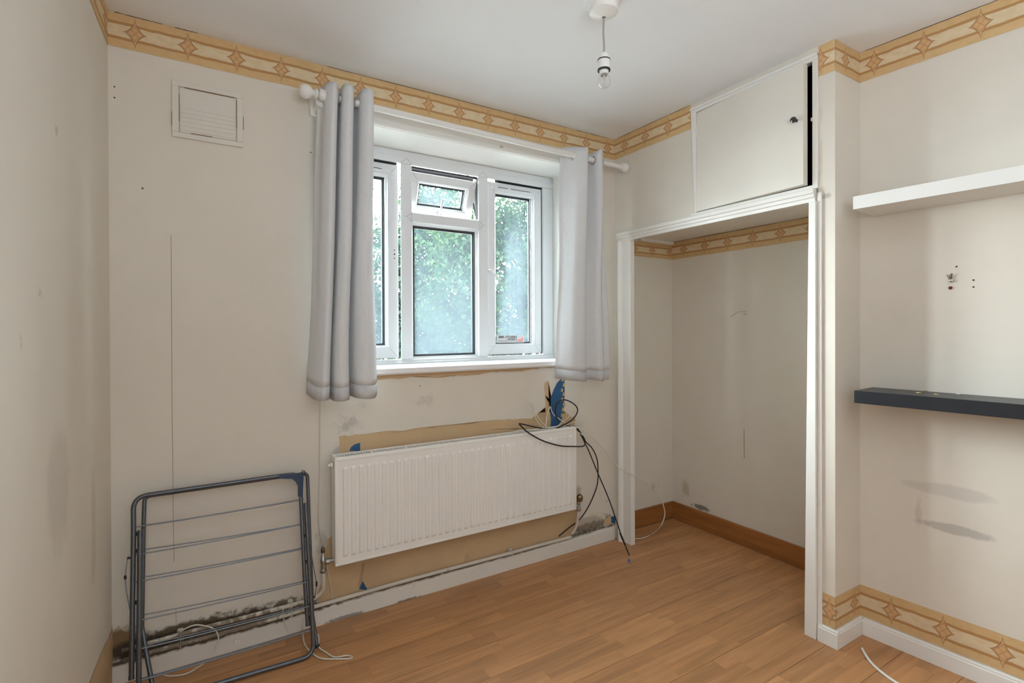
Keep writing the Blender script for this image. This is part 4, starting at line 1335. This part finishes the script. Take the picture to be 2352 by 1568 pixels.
wires = [([(0.0698,-0.0764,0.5717),(0.6225,-0.0764,0.5714)], 0.0027), ([(0.0663,-0.0986,0.4812),(0.6232,-0.0996,0.4773)], 0.0022), ([(0.0677,-0.1196,0.3958),(0.6256,-0.122,0.3861)], 0.0022),
         ([(0.0881,-0.1557,0.2757),(0.6465,-0.1581,0.2663)], 0.0022), ([(0.0894,-0.1778,0.189),(0.6454,-0.1802,0.1797)], 0.0028), ([(0.0826,-0.2014,0.0965),(0.6443,-0.2017,0.0955)], 0.0030),
         ([(0.0987,-0.0474,0.5632),(0.6405,-0.0478,0.561)], 0.0022), ([(0.0994,-0.0636,0.482),(0.6419,-0.0667,0.4664)], 0.0022), ([(0.0977,-0.0818,0.3912),(0.6417,-0.085,0.3752)], 0.0022), ([(0.0976,-0.1063,0.2686),(0.6517,-0.11,0.2501)], 0.0022),
         ([(0.0961,-0.1258,0.1711),(0.648,-0.1281,0.1594)], 0.0022), ([(0.1019,-0.1459,0.0704),(0.6511,-0.1455,0.0723)], 0.0022)]
for pts, r in wires:
    a, c = Vector(pts[0]), Vector(pts[1])
    mid = a.lerp(c, 0.5) + Vector((0, 0, -0.003))
    mb = MB(); mb.tube([a, a.lerp(mid, 0.5) + Vector((0, 0, -0.001)), mid, mid.lerp(c, 0.5) + Vector((0, 0, -0.001)), c], r, 7)
    mb.build('wire', M['wire'], air, True)
for pts in ([(0.0628,-0.1001,0.4751),(0.0561,-0.0999,0.4759),(0.0504,-0.1128,0.4237),(0.0506,-0.1155,0.4127),(0.055,-0.1264,0.3684),(0.0655,-0.1409,0.3095)], [(0.6524,-0.1095,0.3657),(0.661,-0.1247,0.297),(0.6686,-0.1364,0.2435),(0.6659,-0.1412,0.2217),(0.6579,-0.1478,0.1918),(0.648,-0.1476,0.1927)]):
    mb = MB(); mb.tube(spline(pts, 3), 0.0017, 7); mb.build('stay', M['wire'], air, True)
for pts in ([(0.0665,-0.1005,0.4736),(0.0543,-0.0998,0.4762)], [(0.6498,-0.147,0.1954),(0.6612,-0.1476,0.1925)], [(0.0499,-0.1131,0.4224),(0.0507,-0.1161,0.41)], [(0.6688,-0.1354,0.2483),(0.668,-0.1392,0.2308)]):
    mb = MB(); mb.tube(pts, 0.0040, 8); mb.build('stay_clip', M['gasket'], air, True)

# ------------------------------------------------------------------ ceiling pendant
px_, py_ = 1.486, -0.940
pen = thing('pendant_lamp', 'bare bulb hanging on a short flex from a white ceiling rose', 'lamp', (px_, py_, 2.4))
mb = MB(); mb.lathe([(0.0, -0.046), (0.009, -0.046), (0.013, -0.044), (0.049, -0.030), (0.050, -0.026), (0.050, -0.012), (0.052, -0.011), (0.052, -0.0002)], (px_, py_, 2.4), (0, 0, 1), 36); mb.build('ceiling_rose', M['white_plastic'], pen, True)
mb = MB(); mb.lathe([(0.006, -0.0475), (0.006, -0.044)], (px_, py_, 2.4), (0, 0, 1), 12); mb.build('rose_hole', M['gasket'], pen)
mb = MB(); mb.tube(spline([(px_, py_, 2.356), (px_ - 0.002, py_, 2.30), (px_ + 0.001, py_, 2.26), (px_, py_, 2.225)], 5), 0.0034, 10); mb.build('flex', M['flex'], pen, True)
mb = MB(); mb.lathe([(0.0, 0.082), (0.006, 0.0815), (0.013, 0.077), (0.018, 0.068), (0.0205, 0.056)], (px_, py_, 2.150), (0, 0, 1), 26); mb.build('holder_cap', M['white_plastic'], pen, True)
mb = MB(); mb.lathe([(0.0185, 0.0525), (0.0225, 0.0525), (0.0225, 0.0560), (0.0185, 0.0560)], (px_, py_, 2.150), (0, 0, 1), 26); mb.build('holder_ring', M['brass_ring'], pen)
mb = MB(); mb.lathe([(0.0215, 0.022), (0.0215, 0.0525)], (px_, py_, 2.150), (0, 0, 1), 26); mb.build('lamp_holder', M['white_plastic'], pen, True)
mb = MB(); mb.lathe([(0.0185, 0.0165), (0.0225, 0.0165), (0.0225, 0.022), (0.0185, 0.022)], (px_, py_, 2.150), (0, 0, 1), 26); mb.build('holder_ring', M['brass_ring'], pen)
mb = MB(); mb.lathe([(0.0165, 0.004), (0.0165, 0.0165)], (px_, py_, 2.150), (0, 0, 1), 24); mb.build('holder_sleeve', M['white_plastic'], pen, True)
bz = 2.128
bulb = bpy.data.objects.new('bulb', None); COL.objects.link(bulb); bulb.parent = pen; bulb.location = Vector((px_, py_, bz)) - pen.location
mb = MB()
mb.lathe([(0.0, -0.0225)] + [(0.0225 * math.cos(a), 0.0225 * math.sin(a)) for a in np.linspace(-1.45, 0.95, 16)] + [(0.0115, 0.0235), (0.0108, 0.026)], (px_, py_, bz), (0, 0, 1), 28)
mb.build('bulb_glass', M['bulb'], bulb, True)
mb = MB(); mb.lathe([(0.0112, 0.022), (0.0112, 0.031)], (px_, py_, bz), (0, 0, 1), 18); mb.build('bulb_cap', M['chrome'], bulb, True)
mb = MB()
mb.tube([(px_ - 0.003, py_, bz + 0.022), (px_ - 0.004, py_, bz + 0.006), (px_ - 0.002, py_, bz - 0.008)], 0.0009, 5).tube([(px_ + 0.003, py_, bz + 0.022), (px_ + 0.005, py_, bz + 0.004), (px_ + 0.003, py_, bz - 0.010)], 0.0009, 5)
mb.tube([(px_ - 0.002, py_, bz - 0.008), (px_ + 0.001, py_ - 0.004, bz - 0.012), (px_ + 0.003, py_, bz - 0.010)], 0.0007, 5)
mb.tube([(px_, py_, bz + 0.026), (px_, py_, bz + 0.012)], [0.005, 0.0025], 10)
o = mb.build('filament', M['alu'], bulb, True)

# ------------------------------------------------------------------ cupboard high on the right
cup = thing('wall_cupboard_unit', 'built-in cupboard over the alcove, its white flush door left ajar', 'cupboard', (W1, -0.88, 1.83))
mb = MB()
fx0, fx1 = W1 - 0.006, W1 + 0.028
mb.hexa([(fx0, -0.600, 1.845), (fx1, -0.600, 1.845), (fx1, -0.587, 1.845), (fx0, -0.587, 1.845), (fx0, -0.597, 2.372), (fx1, -0.597, 2.372), (fx1, -0.563, 2.372), (fx0, -0.563, 2.372)], 0.0015)
mb.box((fx0, -1.187, 2.348), (fx1, -0.597, 2.372), 0.0015)
mb.box((fx0 - 0.006, -1.187, 2.364), (fx1, -0.563, 2.376), 0.0015)
mb.box((fx0, -1.187, 1.829), (fx1, -1.166, 2.348), 0.0015)
mb.box((fx0, -1.166, 1.829), (fx1, -0.563, 1.845), 0.0015)
mb.build('frame', M['white'], cup)
mb = MB()      # inside: added near-black box, the cupboard's shade put into its colour
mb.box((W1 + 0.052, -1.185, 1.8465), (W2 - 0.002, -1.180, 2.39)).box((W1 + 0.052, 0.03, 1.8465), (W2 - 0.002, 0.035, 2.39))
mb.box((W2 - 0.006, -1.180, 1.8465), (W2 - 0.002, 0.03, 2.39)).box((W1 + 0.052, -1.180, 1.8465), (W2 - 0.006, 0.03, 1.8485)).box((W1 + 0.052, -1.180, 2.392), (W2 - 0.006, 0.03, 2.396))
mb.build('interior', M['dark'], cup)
th = math.radians(3.0)
hinge = Vector((W1 - 0.004, -0.601, 0))
DR = Matrix.Translation(hinge) @ Matrix.Rotation(-th, 4, 'Z')
mb = MB(); mb.box((-0.004, -0.547, 1.848), (0.026, 0.0, 2.342), 0.0015, DR)
door = mb.build('door', paint_mat('cupboard_door_paint', (0.735, 0.70, 0.635), 0.42, 0.03, 0.05), cup)
kp = DR @ Vector((-0.004, -0.518, 2.117))
mb = MB(); mb.lathe([(0.005, 0), (0.004, 0.012), (0.010, 0.015), (0.0125, 0.020), (0.011, 0.026), (0.006, 0.029), (0.0, 0.030)], kp, (-math.cos(th), math.sin(th), 0), 20)
mb.build('knob', plain_mat('black_chrome', (0.08, 0.08, 0.085), 0.15, 0.9), door, True)
mb = MB(); mb.lathe([(0.008, 0), (0.008, 0.003), (0.006, 0.0035)], kp, (-math.cos(th), math.sin(th), 0), 16); mb.build('knob_rose', M['chrome'], door, True)
mb = MB(); mb.box((W1 - 0.002, -1.1665, 2.108), (W1 + 0.016, -1.158, 2.122), 0.001); mb.build('catch', M['white_plastic'], cup)
for z in (1.93, 2.25):
    mb = MB(); mb.tube([(W1 - 0.006, -0.600, z - 0.03), (W1 - 0.006, -0.600, z + 0.03)], 0.004, 8); mb.build('hinge', M['white'], cup, True)

# ------------------------------------------------------------------ shelves on the right wall
tdir = Vector((RA, -1, 0)).normalized()          # along the wall, towards the camera
ndir = Vector((-1, -RA, 0)).normalized()         # out of the wall


def shelf(name, label, y0, z0, z1, dep, L, mat):
    a = Vector((RX(y0), y0, 0)) + ndir * 0.0008
    e = a + tdir * L
    mb = MB()
    lo = [a, e, e + ndir * dep, a + ndir * dep]
    mb.hexa([Vector((p.x, p.y, z0)) for p in lo] + [Vector((p.x, p.y, z1)) for p in lo], 0.0015)
    return tag(mb.build(name, mat), label, 'shelf')


shelf('floating_shelf', 'white floating shelf, the upper one on the right wall', -1.300, 1.7155, 1.7650, 0.205, 1.1, M['white_shelf'])
shelf('floating_shelf', 'black floating shelf, the lower one on the right wall', -1.296, 0.9730, 1.0210, 0.185, 1.1, M['black_shelf'])
for k, q in enumerate([(2.5425,-1.477,1.0225),(2.6284,-1.4694,1.0225),(2.5369,-1.5338,1.0225),(2.6349,-1.5219,1.0225),(2.6139,-1.5694,1.0225)]):
    mb = MB()
    rg = random.Random(40 + k)
    top_ = [(q[0] + rg.uniform(0.004, 0.007) * math.cos(a), q[1] + rg.uniform(0.005, 0.009) * math.sin(a), 1.0212) for a in np.linspace(0, 6.283, 7, endpoint=False)]
    mb.prism(top_, (0, 0, 0.0025))
    tag(mb.build('paint_flake', M['flake'] if k < 4 else M['white_plastic']), ['yellow paint flake on the black shelf, nearest its left end', 'yellow paint flake on the black shelf, second from its left end and nearest the wall', 'yellow paint flake on the black shelf, the one nearest its front edge', 'yellow paint flake on the black shelf, fourth from its left end', 'white flake on the black shelf, farthest right of the row'][k], 'flake', 'paint flakes on the black shelf')

# wall plugs and fixing marks above the black shelf
hk = [(2.6276,-1.5459,1.4355)][0]
plug = thing('wall_anchor', 'bent metal anchor with prongs stuck in the right wall between the shelves', 'wall anchor', hk)
mb = MB(); mb.lathe([(0.0065, 0), (0.0065, 0.008), (0.004, 0.010)], (hk[0] + 0.003, hk[1], hk[2]), (-1, -0.1, 0), 12); mb.build('socket', M['chrome'], plug, True)
mb = MB()
mb.tube([(hk[0], hk[1], hk[2] + 0.004), (hk[0] - 0.006, hk[1] - 0.003, hk[2] + 0.026)], 0.0024, 7)
mb.build('prong', M['brass'], plug, True)
for dy in (0.012, 0.004):
    mb = MB(); mb.tube([(hk[0], hk[1] + dy * 0.3, hk[2] + 0.005), (hk[0] - 0.004, hk[1] + dy, hk[2] + 0.022)], 0.0012, 6); mb.build('prong', M['brass'], plug, True)
rp = [(2.6294,-1.5428,1.4086)][0]
mb = MB(); mb.lathe([(0.005, 0), (0.006, 0.003), (0.003, 0.007)], (rp[0] + 0.002, rp[1], rp[2]), (-1, -0.1, 0), 12)
tag(mb.build('wall_plug', M['red_plug'], None, True), 'dark red plastic wall plug in the right wall, under the metal anchor', 'wall plug')
for q in [(2.6323,-1.5596,1.4855),(2.6361,-1.6065,1.4324),(2.6361,-1.6065,1.4075)]:
    mb = MB(); mb.lathe([(0.003, 0), (0.003, 0.0008)], q, (-1, -0.1, 0), 8); mb.build('nail_hole', M['gasket'], wall_right)
for q in [(0.0185,-0.0006,2.133),(0.0182,-0.0006,2.0941),(0.6804,-0.0006,2.0164),(1.1667,-0.0006,0.9939),(1.1404,-0.0006,0.5063)]:
    mb = MB(); mb.lathe([(0.0028, 0), (0.0028, 0.0006)], (q[0], -0.0002, q[2]), (0, -1, 0), 8)
    if q[2] < 0.9 and q[2] > 0.5 and q[0] > 0.9:
        continue
    mb.build('nail_hole', M['gasket'], wall_far)
mb = MB(); mb.tube([(2.967,-0.48,0.6774),(2.967,-0.4812,0.5079)], 0.0013, 5); mb.build('paper_tear', M['crack'], wall_alcove)
mb = MB(); mb.tube([(2.967,-0.3928,1.3295),(2.967,-0.4417,1.3591),(2.967,-0.5003,1.3623)], 0.0010, 5); mb.build('paper_tear', M['crack'], wall_alcove)
q = [(1.0972,-0.109,0.5423)][0]
mb = MB(); mb.lathe([(0.0035, 0), (0.0035, 0.001)], (q[0], RF - 0.0005, q[2]), (0, -1, 0), 10); mb.build('chip', M['gasket'], rad)
q = [(1.6168,-0.008,2.2056)][0]
mb = MB(); mb.lathe([(0.011, 0), (0.012, 0.0008)], (q[0], -0.0062, q[2]), (0, -1, 0), 14); mb.build('bare_spot', plain_mat('bare_spot', (0.48, 0.42, 0.30), 0.7, var=0.3), wall_far)

# ------------------------------------------------------------------ painted-over air vent
vent = thing('air_vent', 'square air vent painted over in cream, high on the far wall', 'vent', (0.306, -0.004, 2.095))
vx0, vx1, vz0, vz1 = 0.189, 0.425, 1.988, 2.200
mb = MB()
for a, c in (((vx0, vz0), (vx1, vz0 + 0.020)), ((vx0, vz1 - 0.020), (vx1, vz1)), ((vx0, vz0 + 0.020), (vx0 + 0.022, vz1 - 0.020)), ((vx1 - 0.022, vz0 + 0.020), (vx1, vz1 - 0.020))):
    mb.box((a[0], -0.009, a[1]), (c[0], -0.0005, c[1]), 0.002)
mb.build('frame', M['vent'], vent)
mb = MB(); mb.box((vx0 + 0.024, -0.0045, vz0 + 0.022), (vx1 - 0.024, -0.0005, vz1 - 0.022), 0.001); mb.build('grille', M['vent'], vent)
for k in range(6):
    z = vz0 + 0.030 + k * 0.0165
    mb = MB(); mb.box((vx0 + 0.028, -0.0062, z), (vx1 - 0.028, -0.0044, z + 0.009), 0.0008); mb.build('slat', M['vent'], vent)
for (x, z, w, h) in ((vx0 - 0.001, 2.03, 0.002, 0.05), (vx0 + 0.022, 2.05, 0.002, 0.10), (vx1 - 0.023, 2.06, 0.002, 0.11), (vx0 + 0.06, vz0 + 0.0205, 0.07, 0.0022), (vx0 + 0.04, vz1 - 0.0215, 0.10, 0.002), (vx1, 2.06, 0.002, 0.05), (vx1 - 0.10, vz1 - 0.0215, 0.07, 0.002)):
    mb = MB(); mb.box((x, -0.0095, z), (x + w, -0.0040, z + h)); mb.build('crack', M['crack'], vent)


# ------------------------------------------------------------------ cables
def cable(name, label, cat, strands, r, mat, group=None):
    """one cable; several strands only where its run is hidden for a moment"""
    if len(strands) == 1:
        mb = MB(); mb.tube(spline(strands[0], 6), r, 8)
        return tag(mb.build(name, mat, None, True), label, cat, group)
    e = thing(name, label, cat, strands[0][0], group)
    for s_ in strands:
        mb = MB(); mb.tube(spline(s_, 6), r, 8); mb.build('strand', mat, e, True)
    return e


TOPZ = RZ1 + 0.012
cable('cable', 'black cable looped in a coil on top of the radiator and sagging across its front', 'cable', [
    [(1.95,-0.052,0.7501),(1.9272,-0.055,0.7908),(1.9207,-0.06,0.8347),(1.9399,-0.066,0.8671),(1.977,-0.072,0.8745),(2.0281,-0.076,0.8519),(2.057,-0.078,0.8232),(2.0538,-0.078,0.7945),(2.0217,-0.076,0.7611),(1.963,-0.074,0.7379),(1.8998,-0.076,0.7258),(1.8226,-0.08,0.7346),(1.7444,-0.085,0.7562),(1.6703,-0.1,0.7784),(1.6548,-0.112,0.7819),(1.6588,-0.118,0.7736),(1.7009,-0.122,0.7343),(1.7901,-0.126,0.6822),(1.9012,-0.128,0.6429),(1.9952,-0.124,0.6271),(2.0654,-0.112,0.6172),(2.0956,-0.098,0.6265),(2.0884,-0.088,0.657),(2.0645,-0.072,0.6982),(2.0401,-0.068,0.7219)]], 0.0036, M['black_cable'])
cable('cable', 'black cable falling straight from the radiator corner to the floor, its end wrapped', 'cable', [
    [(2.0082,-0.062,0.7266),(2.0523,-0.068,0.7133),(2.0874,-0.078,0.6627),(2.1054,-0.09,0.6166),(2.1157,-0.1,0.5905),(2.1526,-0.13,0.473),(2.2039,-0.165,0.3258),(2.2306,-0.195,0.2136),(2.2553,-0.22,0.1083),(2.2716,-0.24,0.0468)] + [(2.3037,-0.2255,0.005)]], 0.0034, M['black_cable'])
cable('cable', 'black cable bowing from the radiator corner back to the wall by the right valve', 'cable', [
    [(1.9948,-0.056,0.7294),(2.0587,-0.06,0.7162),(2.1064,-0.07,0.6566),(2.1235,-0.072,0.6256),(2.168,-0.072,0.5857),(2.2033,-0.072,0.5216),(2.2135,-0.07,0.4499),(2.2096,-0.064,0.3616),(2.1612,-0.054,0.2588),(2.0992,-0.046,0.1878),(2.0386,-0.036,0.1541),(1.9927,-0.024,0.1241),(1.9745,-0.016,0.1083)]], 0.0034, M['black_cable'])
mb = MB()
TW = [(2.2449,-0.214,0.1397),(2.2534,-0.222,0.1094),(2.2645,-0.234,0.0727)]
mb.tube(TW, [0.0046, 0.0058, 0.0044], 9)
tag(mb.build('tape_wrap', M['black_cable'], None, True), 'black tape wrapped round the end of the straight black cable', 'tape')
q = [(2.257,-0.2746,0.006)][0]
mb = MB(); mb.lathe([(0.0055, 0), (0.0065, 0.003), (0.0065, 0.009), (0.004, 0.012)], (q[0], q[1], 0.0004), (0, 0, 1), 12)
tag(mb.build('plastic_bit', M['blue_cap'], None, True), 'tiny bright blue bit of plastic on the floor by the black cable end', 'litter')
cable('cable', 'thin white cable swinging from radiator past the alcove post in a loop to the floor', 'cable', [
    [(1.9839,-0.07,0.7184),(2.0645,-0.072,0.7127),(2.1202,-0.08,0.6813),(2.1767,-0.09,0.6332),(2.2329,-0.1,0.5757),(2.283,-0.115,0.51),(2.3359,-0.13,0.4558),(2.4173,-0.15,0.4118),(2.4916,-0.165,0.3671),(2.5543,-0.175,0.3117),(2.6048,-0.18,0.2491),(2.631,-0.182,0.1911),(2.6331,-0.184,0.1447),(2.5988,-0.186,0.0941)]
    + [(2.6563,-0.0781,0.004),(2.55,-0.0992,0.004),(2.4901,-0.076,0.004),(2.4665,-0.0178,0.004)]], 0.0028, M['white_cable'])
cable('cable', 'pair of white cable ends standing up at the left of the tangle on the radiator', 'cable', [
    [(1.7799,-0.02,0.867),(1.797,-0.03,0.8436),(1.7943,-0.04,0.8264),(1.8025,-0.055,0.7999),(1.8248,-0.065,0.7668),(1.8652,-0.072,0.7358),(1.9393,-0.07,0.7254)],
    [(1.7942,-0.028,0.8669),(1.793,-0.042,0.8222),(1.7932,-0.058,0.7873),(1.81,-0.07,0.7563),(1.8381,-0.078,0.735)]], 0.0022, M['white_cable'])
cable('cable', 'short white cable bent into an upright hairpin on the radiator top', 'cable', [
    [(1.8431,-0.075,0.7316),(1.8519,-0.068,0.7611),(1.8689,-0.058,0.8083),(1.893,-0.05,0.8405),(1.9031,-0.048,0.8181),(1.9221,-0.05,0.7905),(1.9694,-0.054,0.758),(1.9933,-0.058,0.7419)]], 0.0024, M['white_cable'])
cable('cable', 'thin white cable hanging from behind the right curtain down to the radiator', 'cable', [
    [(2.1264,-0.05,0.984),(2.1256,-0.05,0.9619),(2.1214,-0.048,0.9126),(2.1044,-0.045,0.8642),(2.0836,-0.045,0.8265),(2.0423,-0.05,0.7917),(1.9889,-0.056,0.7612),(1.935,-0.064,0.7368),(1.8724,-0.074,0.7284)]], 0.0020, M['white_cable'])
cable('cable', 'white cable lying along the right half of the radiator grille', 'cable', [
    [(1.6419,-0.078,0.7388),(1.7124,-0.08,0.7405),(1.8184,-0.086,0.7326),(1.9302,-0.09,0.7249),(1.9847,-0.096,0.7166),(2.0345,-0.1,0.6998),(2.0806,-0.104,0.6729),(2.1121,-0.106,0.6551)]], 0.0024, M['white_cable'])
cable('cable', 'white cable with a flat loop poking past the right end of the radiator', 'cable', [
    [(1.9797,-0.06,0.7316),(2.0298,-0.05,0.737),(2.0905,-0.04,0.7429),(2.138,-0.036,0.7402),(2.1459,-0.038,0.7347),(2.1092,-0.044,0.7318),(2.0543,-0.054,0.7291),(1.9946,-0.064,0.7259)]], 0.0020, M['white_cable'])
cable('cable', 'white flex in a long loop on the floor under the airer right leg', 'cable', [
    [(0.6341,-0.04,0.0577),(0.6281,-0.055,0.0361)] + [(0.6298,-0.0417,0.004),(0.6248,-0.1322,0.004),(0.6418,-0.2091,0.004),(0.6655,-0.2559,0.004),(0.7209,-0.2926,0.004),(0.7548,-0.3116,0.004),(0.7657,-0.3076,0.004),(0.7509,-0.2876,0.004),(0.7066,-0.2708,0.004),(0.6841,-0.2194,0.004),(0.6696,-0.1766,0.004),(0.6814,-0.1098,0.004)] + [(0.6882,-0.02,-0.0129)]], 0.0028, M['white_cable'])
cable('cable', 'white flex curling from the skirting to the floor behind the airer wires', 'cable', [
    [(0.2132,-0.04,0.1474),(0.2407,-0.042,0.1546),(0.2657,-0.043,0.1507),(0.3066,-0.045,0.1282),(0.3251,-0.048,0.0998),(0.3256,-0.055,0.0699),(0.3054,-0.085,0.0431)] + [(0.2733,-0.0528,0.004),(0.228,-0.0814,0.004),(0.1837,-0.0718,0.004),(0.1523,-0.0468,0.004)]], 0.0026, M['white_cable'])
cable('cable', 'short thin white wire drooping over the skirting behind the airer, left of its right leg', 'cable', [
    [(0.5549,-0.038,0.1341),(0.5577,-0.04,0.1004),(0.5626,-0.026,0.0599),(0.5775,-0.024,0.0184)]], 0.0018, M['white_cable'])
cable('cable', 'thin painted wire running down the wall from the left curtain past the left valve', 'cable', [
    [(0.7111,-0.006,0.9869),(0.7104,-0.005,0.8094),(0.7079,-0.005,0.6789),(0.7036,-0.005,0.5302),(0.7024,-0.005,0.4408),(0.7092,-0.005,0.387),(0.7202,-0.006,0.34),(0.7324,-0.006,0.262),(0.7394,-0.006,0.2188),(0.7464,-0.006,0.1811),(0.7541,-0.007,0.1322),(0.757,-0.014,0.1005)]], 0.0020, M['pipe_paint'])
cable('cable', 'thick white cable end lying on the floor beside the right skirting', 'cable', [
    [(2.4797,-1.3154,0.005),(2.4555,-1.3352,0.005),(2.4177,-1.3725,0.005),(2.39,-1.4157,0.005),(2.369,-1.4759,0.005),(2.3648,-1.5539,0.005)]], 0.0046, M['white_plastic'])

# litter
q = [(0.3902,-0.06,0.0345)][0]
mb = MB()
mb.prism([(q[0] - 0.012, -0.0185, 0.030), (q[0] + 0.010, -0.0185, 0.026), (q[0] + 0.012, -0.0185, 0.044), (q[0] + 0.002, -0.0185, 0.040), (q[0] - 0.006, -0.0185, 0.050)], (0.002, -0.004, 0))
tag(mb.build('paper_scrap', M['white_plastic']), 'little white scrap of paper stuck to the skirting behind the airer', 'scrap')
